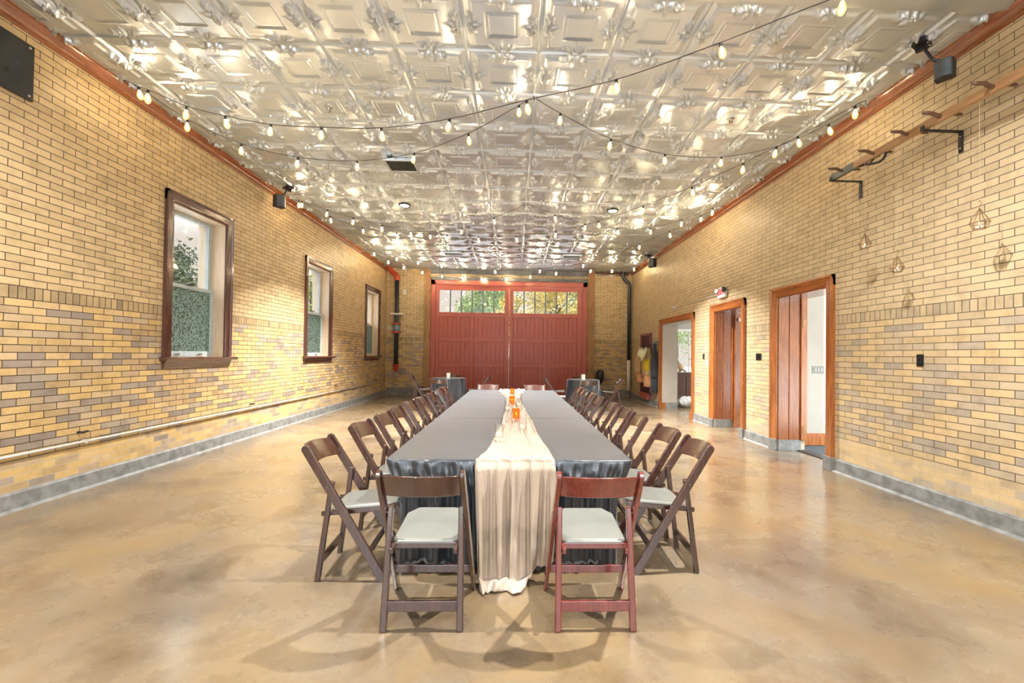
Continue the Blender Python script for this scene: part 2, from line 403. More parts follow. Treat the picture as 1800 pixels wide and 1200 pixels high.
def tile_height(u, v):
    a = np.abs(u-.5); b = np.abs(v-.5); m = np.maximum(a, b)
    h = .011*np.exp(-((.5-m)/.013)**2) - .004*np.exp(-((m-.468)/.008)**2)        # seam bead and its groove
    st = np.clip((.402-m)/.030, 0, 1); h = h + .013*st*st*(3-2*st)                # bevel up to the raised square
    h += .007*np.exp(-((m-.408)/.008)**2) + .004*np.exp(-((m-.358)/.008)**2) - .004*np.exp(-((m-.342)/.007)**2)      # beads along the bevel
    h += .0075*np.exp(-((m-.203)/.009)**2) - .005*np.exp(-((m-.185)/.008)**2)     # inner square
    band = (np.clip((m-.41)/.01, 0, 1)*np.clip((.46-m)/.01, 0, 1))
    h += band*.0020*np.sin(u*310+np.sin(v*90)*3)*np.sin(v*300+np.sin(u*80)*3)      # stippled border
    def orn(p, q):
        p = np.abs(p); o = 0
        def lobe(p0, q0, l, w, ang, amp):
            c, s = math.cos(ang), math.sin(ang); x = (p-p0)*c+(q-q0)*s; y = -(p-p0)*s+(q-q0)*c
            return amp*np.exp(-(x/l)**2-(y/w)**2)
        def ring(p0, q0, r, w, amp): return amp*np.exp(-((np.hypot(p-p0, q-q0)-r)/w)**2)
        o = lobe(0, .15, .013, .07, 0, .016) + lobe(.034, .075, .036, .016, -.5, .016) + ring(.058, .085, .022, .010, .013)
        o = o + lobe(.095, .105, .040, .015, .55, .017) + lobe(.135, .090, .035, .011, -.5, .013) + lobe(.115, .145, .030, .010, .9, .012)
        o = o + ring(.150, .112, .016, .008, .010) + lobe(.06, .14, .028, .010, 1.1, .012) - lobe(.022, .11, .009, .022, 0, .008) - lobe(.085, .075, .014, .010, 0, .006)
        return o
    for p, q in ((u-.5, v), (u-.5, 1-v), (v-.5, u), (v-.5, 1-u)):
        h += 1.35*orn(p*.92, q)
    return h
def ceiling():
    s, X0, Y0 = .7089, -4.0422, 4.3129
    V = []; Q = []; off = 0
    for n, rows in ((8, range(-12, -1)), (60, range(-1, 4)), (40, range(4, 9)), (26, range(9, 16))):
        g = np.linspace(0, 1, n+1); uu, vv = np.meshgrid(g, g); h = tile_height(uu, vv)
        idx = np.arange((n+1)**2).reshape(n+1, n+1)
        q = np.stack([idx[:-1, :-1], idx[1:, :-1], idx[1:, 1:], idx[:-1, 1:]], -1).reshape(-1, 4)
        for r in rows:
            for c in range(-1, 12):
                P = np.stack([X0+(c+uu)*s, Y0+(r+vv)*s, ROOMH-h*1.6], -1).reshape(-1, 3)
                V.append(P); Q.append(q+off); off += len(P)
    V = np.concatenate(V); Q = np.concatenate(Q)
    me = bpy.data.meshes.new('ceiling'); me.vertices.add(len(V)); me.vertices.foreach_set('co', V.ravel())
    me.loops.add(Q.size); me.loops.foreach_set('vertex_index', Q.ravel().astype(np.int32))
    me.polygons.add(len(Q)); me.polygons.foreach_set('loop_start', np.arange(0, Q.size, 4, dtype=np.int32))
    me.update(calc_edges=True); me.validate(); me.polygons.foreach_set('use_smooth', [True]*len(me.polygons))
    me.materials.append(M['tin']); o = bpy.data.objects.new('ceiling', me); C.objects.link(o)
    struct(o, 'silver pressed tin ceiling of square ornamented tiles', 'ceiling')
ceiling()

WIN = [(5.75, 7.075), (9.53, 10.915), (13.36, 14.78)]
WZ0, WZ1 = 1.37, 3.525
DO = [(5.745, 6.845, 2.42, 'A'), (7.955, 9.04, 2.40, 'B'), (10.20, 12.28, 2.36, 'C')]
CASW = .145
NICHE = (13.30, 14.17, .27, 2.10)
lh = [(a+.13, b-.13, WZ0, WZ1-.135) for a, b in WIN]
struct(wall_mesh(0, XL, -.40, YF, YB, 0, ROOMH+.1, lh).build('wall_left', M['brick_side']), 'buff brick wall with three tall windows', 'wall')
rh = [(a, b, 0, h) for a, b, h, _ in DO]
struct(wall_mesh(0, XR, .44, YF, YB, 0, ROOMH+.1, rh).build('wall_right', M['brick_lit']), 'buff brick wall with three wood-cased doorways', 'wall')
BD = (-2.93, 2.60, .0, 4.05)
struct(wall_mesh(1, YB, .40, XL-.4, XR+.4, 0, ROOMH+.1, [BD]).build('wall_back', M['brick_end']), 'buff brick end wall around the big red doors', 'wall')
struct(wall_mesh(1, YF, -.35, XL-.4, XR+.4, 0, ROOMH+.1, [(-3.4, 3.1, 0, 4.05)]).build('wall_front', M['brick_end']), 'buff brick wall behind the camera, opening added to let sky light in', 'wall')  # out of view; the bay opening is added so sky light fills the room
struct(MB().box(-45, 45, -45, 70, -.4, -.13).build('ground', M['ground']), 'unseen ground outside the building, made pale to bounce light indoors', 'ground')

# crown moulding
cp = [(0, 4.325), (.018, 4.325), (.022, 4.345), (.045, 4.352), (.052, 4.375), (.080, 4.392), (.098, 4.420), (.112, 4.424), (.118, ROOMH+.02), (0, ROOMH+.02)]
struct(MB().prism([(XL+x, z) for x, z in cp], 1, YF, YB).build('trim_left', M['trim_y'], angle=30), 'varnished wood crown moulding above the window wall', 'crown moulding')
struct(MB().prism([(XR-x, z) for x, z in cp], 1, YF, YB).build('trim_right', M['trim_y'], angle=30), 'varnished wood crown moulding above the doorway wall', 'crown moulding')
struct(MB().prism([(YB-x*.6, z) for x, z in cp], 0, 2.86, XR-.12).build('trim_back', M['win_wood'], angle=30), 'dark wood crown strip at right end of back wall', 'crown moulding')

# concrete base with a little cove
def base_prof(x, s): return [(x, 0), (x+s*.055, 0), (x+s*.030, .022), (x+s*.024, .150), (x+s*.012, .166), (x, .168)]
struct(MB().prism(base_prof(XL, 1), 1, YF, YB).build('baseboard_left', M['concrete']), 'grey concrete base along the window wall', 'baseboard')
mb = MB(); prev = YF
for a, b, h, _ in DO:
    mb.prism(base_prof(XR, -1), 1, prev, a-CASW-.005); prev = b+CASW+.005
mb.prism(base_prof(XR, -1), 1, prev, NICHE[0]-.09); mb.prism(base_prof(XR, -1), 1, NICHE[0]-.09, YB)
struct(mb.build('baseboard_right', M['concrete']), 'grey concrete base along the doorway wall', 'baseboard')
mb = MB()
for a, b in ((XL+.03, -3.16), (2.86, XR-.03)): mb.prism([(YB, 0), (YB-.045, 0), (YB-.026, .03), (YB-.02, .26), (YB, .27)], 0, a, b)
struct(mb.build('baseboard_back', M['concrete']), 'grey concrete base beside the red doors', 'baseboard')

# ------------------------------------------------------------------ windows in the left wall
for i, (a, b) in enumerate(WIN):
    w = empty('window_%d' % (i+1), (XL, (a+b)/2, 0))
    struct(w, ['nearest sash window with blue-grey frame, largest of the three', 'middle sash window on the brick wall', 'farthest sash window, beside the corner standpipe'][i], 'window')
    h = (b-a)/2; z0, z1 = WZ0, WZ1; oy = h-.13
    mb = MB()
    pr = [(0, 0), (.045, 0), (.045, .028), (.034, .034), (.034, .05), (.028, .09), (.030, .118), (.022, .135), (0, .135)]     # (out, across) backband to inner bead
    for s in (-1, 1):
        mb.prism([(x, s*(h-y)) for x, y in pr], 2, z0, z1)
    ob = mb.build('casing', M['win_wood'], w, angle=35)
    MB().prism([(x, z1-y) for x, y in pr], 1, -h, h).build('head_casing', M['win_wood_h'], w, angle=35)
    MB().prism([(0, z0-.045), (.095, z0-.045), (.105, z0-.028), (.100, z0-.005), (-.2, z0), (-.2, z0-.045)], 1, -h-.03, h+.06).build('sill', M['win_wood_h'], w, angle=35)
    MB().prism([(0, z0-.145), (.024, z0-.145), (.030, z0-.125), (.046, z0-.07), (.062, z0-.047), (0, z0-.045)], 1, -h+.01, h-.01).build('apron', M['win_wood_h'], w, angle=35)
    # jamb lining
    mb = MB()
    for s in (-1, 1): mb.box(-.40, .0, s*oy-(.012 if s > 0 else 0), s*oy+(.012 if s < 0 else 0), z0, z1-.135)
    mb.build('jamb', M['jamb_pale'], w)
    MB().box(-.40, 0, -oy, oy, z1-.147, z1-.135).build('head_jamb', M['jamb_pale'], w)
    zm = 2.35; st = .055
    # upper sash (outer track) and lower sash (inner track)
    for nm, x, za, zb, gm in (('upper_sash', -.215, zm-.02, z1-.147, 'glass'), ('lower_sash', -.165, z0, zm+.025, 'frosted')):
        mb = MB(); y0, y1 = -oy+.012, oy-.012
        mb.box(x-.02, x+.02, y0, y0+st, za, zb).box(x-.02, x+.02, y1-st-.02, y1, za, zb).box(x-.02, x+.02, y0+st, y1-st-.02, zb-.05, zb).box(x-.02, x+.02, y0+st, y1-st-.02, za, za+(.075 if nm == 'lower_sash' else .04))
        sh = mb.build(nm, M['sash'] if i < 2 else M['jamb_pale'], w, bevel=.004)
        MB().box(x-.004, x+.004, y0+st-.005, y1-st-.015, za+.03, zb-.04).build('pane', M[gm], sh)
    for k in (-.22, .22):
        MB().box(-.143, -.125, k-.05, k+.05, z0+.028, z0+.042).build('sash_lift', M['chrome'], w, bevel=.003)
    MB().box(-.165, -.10, -.03, .03, zm+.025, zm+.045).build('sash_lock', M['black'], w, bevel=.004)

# ------------------------------------------------------------------ doorways in the right wall
cas = [(0, 0), (.055, 0), (.055, .022), (.045, .028), (.042, .05), (.030, .085), (.034, .118), (.022, .145), (0, .145)]
for i, (a, b, h, L) in enumerate(DO):
    d = empty('door_%d' % (i+1), (XR, (a+b)/2, 0))
    struct(d, ['nearest doorway with deep brown panelled jamb and carpet beyond', 'middle doorway under the exit sign with a brown door leaf inside', 'farthest and widest doorway, beside the hanging coats'][i], 'doorway')
    hw = (b-a)/2; W = CASW
    mb = MB()
    for s in (-1, 1): mb.prism([(-x, s*(hw+W-y)) for x, y in cas], 2, .17, h+W)
    mb.build('casing', M['trim'], d, angle=35)
    MB().prism([(-x, h+W-y) for x, y in cas], 1, -hw-W, hw+W).build('head_casing', M['trim_h'], d, angle=35)
    mb = MB()
    for s in (-1, 1): mb.box(-.062, .0, min(s*hw, s*(hw+W+.006)), max(s*hw, s*(hw+W+.006)), 0, .175)
    mb.build('plinth_block', M['concrete'] if L != 'C' else M['trim'], d, bevel=.006)
    if L != 'C':
        far = MB().box(0, .165, hw-.02, hw, .17, h).box(.165, .172, hw-.008, hw, .17, h).box(.172, .345, hw-.026, hw, .17, h)
        far.build('jamb_panel', M['door_wood'], d, bevel=.003)
        MB().box(0, .345, -hw, -hw+.02, .17, h).build('near_jamb_panel', M['door_wood'], d)
        MB().box(.0, .36, hw-.03, hw, 0, .17).box(.0, .36, -hw, -hw+.03, 0, .17).build('jamb_base', M['concrete'], d, bevel=.004)
        MB().box(.345, .44, hw-.055, hw, .17, h).build('door_stop', M['trim'], d, bevel=.004)
        MB().box(0, .44, -hw, hw, h-.02, h).build('head_jamb', M['door_wood'], d)
    else:
        MB().box(0, .43, hw-.012, hw, .17, h).build('plaster_reveal', M['plaster'], d)
        MB().box(.10, .44, hw-.03, hw, 0, .17).build('jamb_base', M['concrete'], d)
        MB().box(0, .10, hw-.04, hw, 0, .16).build('wood_plinth', M['trim'], d)
        MB().box(0, .43, -hw, hw, h-.012, h).build('head_reveal', M['plaster'], d)
    if L == 'A':
        for zz in (2.02, .34): MB().box(.37, .41, hw-.060, hw-.055, zz-.09, zz+.05).build('hinge', M['brass'], d)
        MB().box(.30, .44, -hw, hw, .001, .012).build('threshold', M['black'], d)
    if L == 'B':
        MB().box(.375, 1.12, hw-.115, hw-.070, .02, h-.03).build('door_leaf', M['door_wood'], d, bevel=.003)
        MB().box(.42, .62, hw-.165, hw-.116, 2.2, 2.27).build('door_closer', M['conduit'], d, bevel=.006)

# rooms beyond the doorways
xo = XR+.44
struct(MB().box(xo, 9.0, 4.6, 7.30, -.10, .004).build('floor_carpet_room', M['carpet']), 'dark grey carpet in the room beyond nearest doorway', 'carpet floor')
struct(MB().box(xo, 9.0, 7.30, 15.9, -.10, .002).build('floor_side_room', M['floor']), 'concrete floor of the side rooms', 'floor')
struct(MB().box(xo, 5.22, 7.24, 7.34, 0, 3.2).build('wall_partition', M['plaster']), 'cream partition wall seen through nearest doorway', 'wall')
struct(MB().box(xo, 5.27, 7.205, 7.24, .01, .17).box(xo, 5.24, 7.222, 7.24, .17, .205).build('baseboard_partition', M['trim']), 'brown wooden baseboard on the cream partition wall', 'baseboard')
struct(MB().box(5.0, 9, 9.55, 9.65, 0, 3.2).build('wall_corridor', M['white']), 'white corridor wall beyond the middle doorway', 'wall')
struct(wall_mesh(1, 14.3, .15, xo, 9, 0, 3.2, [(4.95, 6.2, .95, 2.33)]).build('wall_side_room', M['plaster']), 'cream wall with a window in the room beyond farthest doorway', 'wall')
struct(MB().box(xo, 9, 4.5, 15.9, 3.2, 3.3).build('ceiling_side_rooms', M['white']), 'white ceiling of the side rooms', 'ceiling')
sp = empty('switch_plate', (5.12, 7.232, 1.27)); tag(sp, 'pale light switch plate on the cream partition inside the nearest doorway', 'light switch')
MB().box(-.10, .10, 0, .008, -.06, .06).build('plate', M['pad'], sp, bevel=.003)
for k in (-.05, 0, .05): MB().box(k-.008, k+.008, -.012, 0, -.02, .02).build('toggle', M['wax'], sp)
# side-room window with mullions
sw = empty('window_4', (5.575, 14.3, 0)); struct(sw, 'window with horizontal bars seen through the farthest doorway', 'window')
mb = MB(); mb.box(-.66, -.60, -.04, .06, .92, 2.37).box(.6, .66, -.04, .06, .92, 2.37).box(-.6, .6, -.04, .06, 2.31, 2.37).box(-.6, .6, -.04, .06, .92, .98).box(-.6, .6, -.01, .03, 1.36, 1.40).box(-.6, .6, -.01, .03, 1.84, 1.87).box(-.27, -.24, -.01, .03, .98, 2.31).box(.18, .21, -.01, .03, .98, 2.31)
mb.build('frame', M['white'], sw); MB().box(-.6, .6, .012, .02, .98, 2.31).build('pane', M['glass'], sw)

# ------------------------------------------------------------------ back doors
bd = empty('door_4', (0, YB, 0)); struct(bd, 'pair of large red panelled carriage doors with barred glass lights', 'door')
def bx(name, m, *boxes, parent=bd, bevel=.006):
    mb = MB()
    for q in boxes: mb.box(*q)
    return mb.build(name, m, parent, bevel=bevel)
x0, x1, zt = -2.93, 2.60, 4.05
bx('frame_post', M['red'], (x0, x0+.16, -.02, .20, 0, zt)); bx('frame_post', M['red'], (x1-.16, x1, -.02, .20, 0, zt))
bx('frame_head', M['red_h'], (x0, x1, -.02, .20, zt-.16, zt)); bx('frame_bead', M['red_h'], (x0+.16, x1-.16, .02, .20, zt-.24, zt-.16))
for nm, A, B, gx0, gx1 in (('left_leaf', x0+.16, -.175, -2.645, -.335), ('right_leaf', -.165, x1-.16, -.03, 2.255)):
    lf = empty(nm); lf.parent = bd; lf['label'] = 'red door leaf with six glass lights over beadboard panels'
    y0, y1 = .035, .10; ztop = zt-.24; gz0, gz1 = 2.935, 3.715; mid = (gx0+gx1)/2
    bx('stile', M['red'], (A, gx0, y0, y1, .03, ztop), parent=lf); bx('stile', M['red'], (gx1, B, y0, y1, .03, ztop), parent=lf)
    bx('centre_stile', M['red'], (mid-.075, mid+.075, y0, y1, .03, 2.78), parent=lf)
    bx('rail', M['red_h'], (gx0, gx1, y0, y1, gz1, ztop), (gx0, gx1, y0, y1, 2.78, gz0), parent=lf)
    for za, zb in ((1.90, 2.06), (1.00, 1.155), (.03, .17)): bx('rail', M['red_h'], (gx0, mid-.075, y0, y1, za, zb), (mid+.075, gx1, y0, y1, za, zb), parent=lf)
    for pa, pb in ((gx0, mid-.075), (mid+.075, gx1)):
        for za, zb in ((2.06, 2.78), (1.155, 1.90), (.17, 1.0)):
            mb = MB(); n = 7; wv = (pb-pa)/n
            for k in range(n): mb.box(pa+k*wv+.006, pa+(k+1)*wv-.006, y0+.022, y1-.01, za, zb)
            mb.box(pa, pb, y0+.034, y1-.008, za, zb)
            mb.build('beadboard_panel', M['red'], lf, bevel=.004, seg=1)
    MB().box(gx0, gx1, y0+.03, y0+.036, gz0, gz1).build('pane', M['glass'], lf)
    for k in range(1, 6):
        xx = gx0+(gx1-gx0)*k/6; MB().box(xx-.022, xx+.022, y0+.005, y0+.055, gz0, gz1).build('mullion', M['slate'], lf, bevel=.003)
struct(MB().box(-3.14, -2.93, YB-.09, YB+.02, 0, 4.44).build('trim_1', M['post'], bevel=.008), 'old stained wooden post left of the red doors', 'door post')
struct(MB().box(2.61, 2.845, YB-.09, YB+.02, 0, 4.44).build('trim_2', M['post'], bevel=.008), 'old stained wooden post right of the red doors', 'door post')
lt = empty('trim_3', (0, YB, 0)); struct(lt, 'long lintel beam across the top of the red doors', 'beam')
MB().box(-2.93, 2.61, -.13, .0, 4.27, 4.43).build('upper_beam', M['steel_beam'], lt, bevel=.006)
MB().box(-2.93, 2.61, -.075, 0, 4.155, 4.268).build('pale_board', M['beam_pale'], lt, bevel=.004)
MB().box(-2.93, 2.61, -.05, 0, 4.055, 4.153).build('lower_beam', M['steel_beam'], lt, bevel=.004)
for k in range(8):
    o = MB().lathe([(.016, 0), (.016, .012), (.006, .018)], n=8).build("bolt", M["black"], lt)
    o.rotation_euler = (PI/2, 0, 0); o.location = (-2.6+k*.72, -.075, 4.21)

# plum niche on the right wall
nc = empty('door_5', (XR, (NICHE[0]+NICHE[1])/2, 0)); struct(nc, 'small plum-red framed cupboard door set in the brick behind the coats', 'door')
hn = (NICHE[1]-NICHE[0])/2; za, zb = NICHE[2], NICHE[3]
MB().box(-.06, 0, -hn-.08, -hn, .16, zb+.08).box(-.06, 0, hn, hn+.08, .16, zb+.08).box(-.06, 0, -hn, hn, zb, zb+.08).build('frame', M['purple'], nc, bevel=.005)
MB().box(-.012, 0, -hn, hn, za, zb).build('panel', M['purple_dark'], nc)
MB().box(-.10, 0, -hn, hn, .14, za+.05).build('sill', M['red_h'], nc, bevel=.005)

# ------------------------------------------------------------------ folding chairs
def make_chair(wood_m, name='folding_chair'):
    """faces +y; base at the middle of the rear feet"""
    r = empty(name)
    hp, hr = .224, .196                     # half spacing of the long rails and of the rear legs
    def yl(z): return .425 - .50*z/.82      # lean of the long rails
    def xs(z): return hp + .012 - .024*z/.82 + 0
    for s in (-1, 1):
        MB().plank((s*xs(0), yl(0), 0), (s*(xs(.82)-.002), yl(.856), .858), (0, 1, 0), .052, .024, True).build('long_rail', wood_m, r, bevel=.004)
        MB().plank((s*(hr+.004), -.002, 0), (s*(hr-.006), .075, .625), (1, 0, 0), .036, .032, False, .030).build('leg', wood_m, r, bevel=.006)
    # curved back slat with a lifted top edge
    n = 18; P = []
    for t0 in (0, 1):
        rows = []
        for i in range(n+1):
            u = i/n*2-1; x = u*(hp-.012); bow = .062*(1-u*u); lift = .016*(1-u*u)
            za = .714+lift*.6; zb = .834+lift*.8
            rows.append([(x, yl(za)-bow-.010+.016*t0+.004, za), (x, yl(zb)-bow-.010+.016*t0+.004, zb)])
        P.append(rows)
    mb = MB(); vs = []; fs = []
    for t0 in (0, 1):
        for a, b in P[t0]: vs += [a, b]
    m = 2*(n+1)
    for i in range(n):
        k = 2*i
        fs += [(k, k+2, k+3, k+1), (m+k, m+k+1, m+k+3, m+k+2), (k, m+k, m+k+2, k+2), (k+1, k+3, m+k+3, m+k+1)]
    fs += [(0, 1, m+1, m), (2*n, m+2*n, m+2*n+1, 2*n+1)]
    mb.add(vs, fs).build('backrest', wood_m, r, smooth=True, bevel=.004, angle=40)
    # seat frame: side rails, rear and front bars
    zs = lambda y: .415 + .035*(y-.03)/.45
    mb = MB()
    for s in (-1, 1): mb.plank((s*.168, .005, zs(.005)), (s*.168, .465, zs(.465)), (0, 0, 1), .030, .022)
    mb.plank((-.168, .075, zs(.075)), (.168, .075, zs(.075)), (0, 0, 1), .034, .022)
    mb.plank((-.168, .455, zs(.455)), (.168, .455, zs(.455)), (0, 0, 1), .030, .022)
    mb.build('seat_frame', wood_m, r, bevel=.004)
    out = [(-.178, .085), (-.178, .40), (-.125, .478), (.125, .478), (.178, .40), (.178, .085), (.150, .062), (-.150, .062)]
    lay = [(1.0, .012), (1.0, .018), (.985, .027), (.93, .033)]
    vs = []
    cy = .27
    for sc, dz in lay: vs += [(x*sc, cy+(y-cy)*sc, zs(y)+dz+.003) for x, y in out]
    k = len(out); fs = [tuple(range(k))[::-1], tuple(range(3*k, 4*k))] + [(j*k+i, j*k+(i+1) % k, (j+1)*k+(i+1) % k, (j+1)*k+i) for j in range(3) for i in range(k)]
    p = MB().add(vs, fs).build('seat_pad', M['pad'], r, bevel=.005); p['label'] = 'ivory padded vinyl seat'
    MB().plank((-hr, .012, .125), (hr, .012, .125), (0, 0, 1), .056, .018).build('rear_stretcher', wood_m, r, bevel=.003)
    MB().plank((-hp, yl(.175), .175), (hp, yl(.175), .175), (0, 0, 1), .045, .018).build('front_stretcher', wood_m, r, bevel=.003)
    for s in (-1, 1):
        MB().tube([(s*(hp+.009), yl(.60), .60), (s*(hr+.005), yl(.60), .60)], .0045, 8).build('pivot_bolt', M['grey_metal'], r)
    return r

chair0 = make_chair(M['chair']); used = [False]
def chair(x, y, rz, label, group):
    c = copy_tree(chair0) if used[0] else chair0
    used[0] = True; c.location = (x, y, 0); c.scale.z = 1-.006*max(0, y-3); c.rotation_euler = (0, 0, math.radians(rz)); return tag(c, label, 'chair', group)
ordw = ['nearest', 'second', 'third', 'fourth', 'fifth', 'sixth', 'seventh', 'eighth', 'ninth']
chair(-.462, 2.345, 0, 'brown folding chair at near end of the long table, left of cream runner', 'chairs at the near end of the long table')
rc = make_chair(M['chair_red']); rc.location = (.452, 2.335, 0); tag(rc, 'reddish mahogany folding chair at near end of the long table, right of runner', 'chair', 'chairs at the near end of the long table')
for i, (y, dx, rz) in enumerate(((3.07, .0, -88), (3.88, 0, -91), (4.50, .01, -90), (5.02, 0, -89), (5.71, -.01, -90), (6.37, 0, -91), (7.05, .01, -90), (7.92, 0, -89), (8.50, -.02, -90))):
    lab = 'brown folding chair on window side of the long table, %s from near end' % ordw[i] if i else 'brown folding chair on window side of the long table, nearest the camera'
    chair(-1.235+dx, y, rz, lab, 'chairs along the window side of the long table')
for i, (y, dx, rz) in enumerate(((3.15, .018, 88), (3.72, .005, 91), (4.56, 0, 90), (5.13, .01, 89), (5.84, 0, 91), (6.70, -.01, 90), (7.38, 0, 89), (8.20, 0, 90), (8.85, .03, 90))):
    lab = 'brown folding chair on doorway side of the long table, %s from near end' % ordw[i] if i else 'brown folding chair on doorway side of the long table, nearest the camera'
    chair(1.240+dx, y, rz, lab, 'chairs along the doorway side of the long table')
chair(-.535, 9.36, 180, 'brown folding chair at far end of the long table, left of the runner', 'chairs at the far end of the long table')
chair(.46, 9.36, 180, 'brown folding chair at far end of the long table, right of the runner', 'chairs at the far end of the long table')
RTL, RTR = (-1.84, 12.72), (2.02, 12.72)
for (cx, cy), nm, pts in ((RTL, 'left', ((-2.88, 12.95, -86, 'on its window side, seen from the side'), (-1.90, 11.40, 1, 'on its near side, back to the camera'), (-.80, 12.75, 90, 'on its right, facing the window wall'), (-1.90, 13.86, 180, 'behind it, only the back tips showing'))),
                           (RTR, 'right', ((1.01, 12.72, -92, 'on its left, facing the doorway wall'), (1.96, 11.46, -2, 'on its near side, back to the camera'), (3.02, 12.60, 94, 'on its right, near the white pipe'), (2.10, 13.86, 180, 'behind it, only the back tips showing')))):
    for x, y, rz, w in pts:
        chair(x, y, rz, 'brown folding chair at the %s round table, %s' % (nm, w), 'chairs at the small round tables')

# ------------------------------------------------------------------ tables and cloths
TX0, TX1, TZ = -.845, .818, .752
TY = [2.945, 4.885, 6.815, 8.80]
def frac(a): return a - np.floor(a)
def fold(s, seed, k=9):
    r = np.random.RandomState(seed); o = np.zeros_like(s)
    for j in range(k):
        f = r.uniform(2, 13); o += np.sin(s*f*2*PI/1.0 + r.uniform(0, 6.28))*r.uniform(.3, 1)/(1+f*.12)
    return o/k*2.2
def tablecloth(i):
    y0, y1 = TY[i]+.004, TY[i+1]-.004
    front, back = i == 0, i == 2
    # outline of the skirt: walk the hanging sides with rounded corners
    pts = []; rad = .03
    def seg(p, q, n): return [(p[0]+(q[0]-p[0])*t/n, p[1]+(q[1]-p[1])*t/n) for t in range(n)]
    def arc(cx, cy, a0, a1, n=8): return [(cx+rad*math.cos(a0+(a1-a0)*t/n), cy+rad*math.sin(a0+(a1-a0)*t/n)) for t in range(n)]
    L, R_ = TX0, TX1
    left = seg((L, y1-(rad if back else 0)), (L, y0+(rad if front else 0)), 90)
    right = seg((R_, y0+(rad if front else 0)), (R_, y1-(rad if back else 0)), 90)
    fr = arc(L+rad, y0+rad, PI, 1.5*PI) + seg((L+rad, y0), (R_-rad, y0), 110) + arc(R_-rad, y0+rad, 1.5*PI, 2*PI)
    bk = arc(R_-rad, y1-rad, 0, .5*PI) + seg((R_-rad, y1), (L+rad, y1), 80) + arc(L+rad, y1-rad, .5*PI, PI)
    closed = False
    if front: path = left + fr + right + [(R_, y1)]
    elif back: path = right + bk + left + [(L, y0)]
    else: path = left + [(L, y0)]
    def skirt(path, seed):
        p = np.array(path); n = len(p)
        d = np.gradient(p, axis=0); d /= np.linalg.norm(d, axis=1)[:, None]; nrm = np.stack([d[:, 1], -d[:, 0]], 1)
        cen = np.array([(L+R_)/2, (y0+y1)/2])
        if ((nrm*(p-cen)).sum(1).mean()) < 0: nrm = -nrm
        s = np.concatenate([[0], np.cumsum(np.linalg.norm(np.diff(p, axis=0), axis=1))])
        rows = []; zs = [TZ, TZ-.004, TZ-.014, TZ-.03, .70, .675, .65, .625, .60, .575, .55, .525, .50, .44, .38, .32, .26, .20, .14, .09, .05, .022]
        side = np.abs(nrm[:, 0]) > .9
        f1, f2 = np.tanh(1.6*fold(s*.55, seed)), np.tanh(2.2*fold(s*1.6, seed+5))
        corner = np.zeros(n)
        for cxy in ((L, y0), (R_, y0)) if front else (((L, y1), (R_, y1)) if back else ()):
            corner += np.exp(-(np.hypot(p[:, 0]-cxy[0], p[:, 1]-cxy[1])/.045)**2)
        for z in zs:
            t = (TZ-z)/TZ
            off = -.012*np.exp(-((TZ-z)/.006)) + .070*t**.8*f1 + .040*np.minimum(1, t*5)*f2*(1-.25*t)
            # satin creases near the top of the front
            off = off +   .016*np.abs(np.sin(s*15+z*26))*np.exp(-((z-.65)/.08)**2)*(~side) + .015*np.abs(np.sin(s*10-z*30+1))*np.exp(-((z-.60)/.12)**2)*(~side)
            lim = np.where(side, -.012+.35*np.minimum(0, off), off-.035*t)
            off = np.where(corner > .03, lim*(1-np.minimum(1, corner))-np.minimum(1, corner)*.004, lim)
            pinch = 1-.120*np.clip((TZ-z)/.24, 0, 1)**1.3
            zz = np.full(n, z)
            if z < .03: zz = zz + .03*np.maximum(0, fold(s*.9, seed+9)) + .035*np.maximum(0, np.sin(s*5.3+seed))
            rows.append(np.stack([cen[0]+(p[:, 0]+nrm[:, 0]*off-cen[0])*pinch, p[:, 1]+nrm[:, 1]*off, zz], 1))
        return np.array(rows)
    root = empty('tablecloth', ((TX0+TX1)/2, (y0+y1)/2, 0))
    tag(root, ['black satin tablecloth draped to the floor over the near third of the long table', 'black satin tablecloth over the middle third of the long table', 'black satin tablecloth over the far third of the long table'][i], 'tablecloth', 'black cloths on the long table')
    off = np.array([(TX0+TX1)/2, (y0+y1)/2, 0])
    gx = np.linspace(L+.010, R_-.010, 50); gy = np.linspace(y0+(.01 if front else 0), y1-(.01 if back else 0), 60)
    X, Y = np.meshgrid(gx, gy)
    Z = TZ + .0007*np.sin(X*9+np.sin(Y*3)*2)*np.sin(Y*7+X*3) - .004*np.exp(-((Y-y0)/.01)**2)*(not front) - .004*np.exp(-((y1-Y)/.01)**2)*(not back)
    grid_obj('top_face', np.stack([X, Y, Z], -1)-off, M['black_cloth'], root)
    sk = skirt(path, 3+i*11); grid_obj('hanging_drop', sk-off, M['black_cloth'], root, thick=.002)
    if not front and not back: grid_obj('hanging_drop', skirt(right+[(R_, y1)], 77)-off, M['black_cloth'], root, thick=.002)
for i in range(3): tablecloth(i)
tb0 = None
for i in range(3):
    if tb0 is None:
        tb0 = empty('folding_table'); L2 = 1.86
        MB().box(-.76, .76, -L2/2, L2/2, .715, .744).build('tabletop', M['white'], tb0, bevel=.004)
        for sx in (-.5, .5):
            for sy in (-.75, .75): MB().tube([(sx, sy, 0), (sx, sy, .715)], .014, 8).build('leg', M['black'], tb0)
        t = tb0
    else: t = copy_tree(tb0)
    t.location = ((TX0+TX1)/2, (TY[i]+TY[i+1])/2, 0)
    tag(t, 'folding table hidden under the %s black cloth of the long row' % ['near', 'middle', 'far'][i], 'table', 'tables under the black cloths')

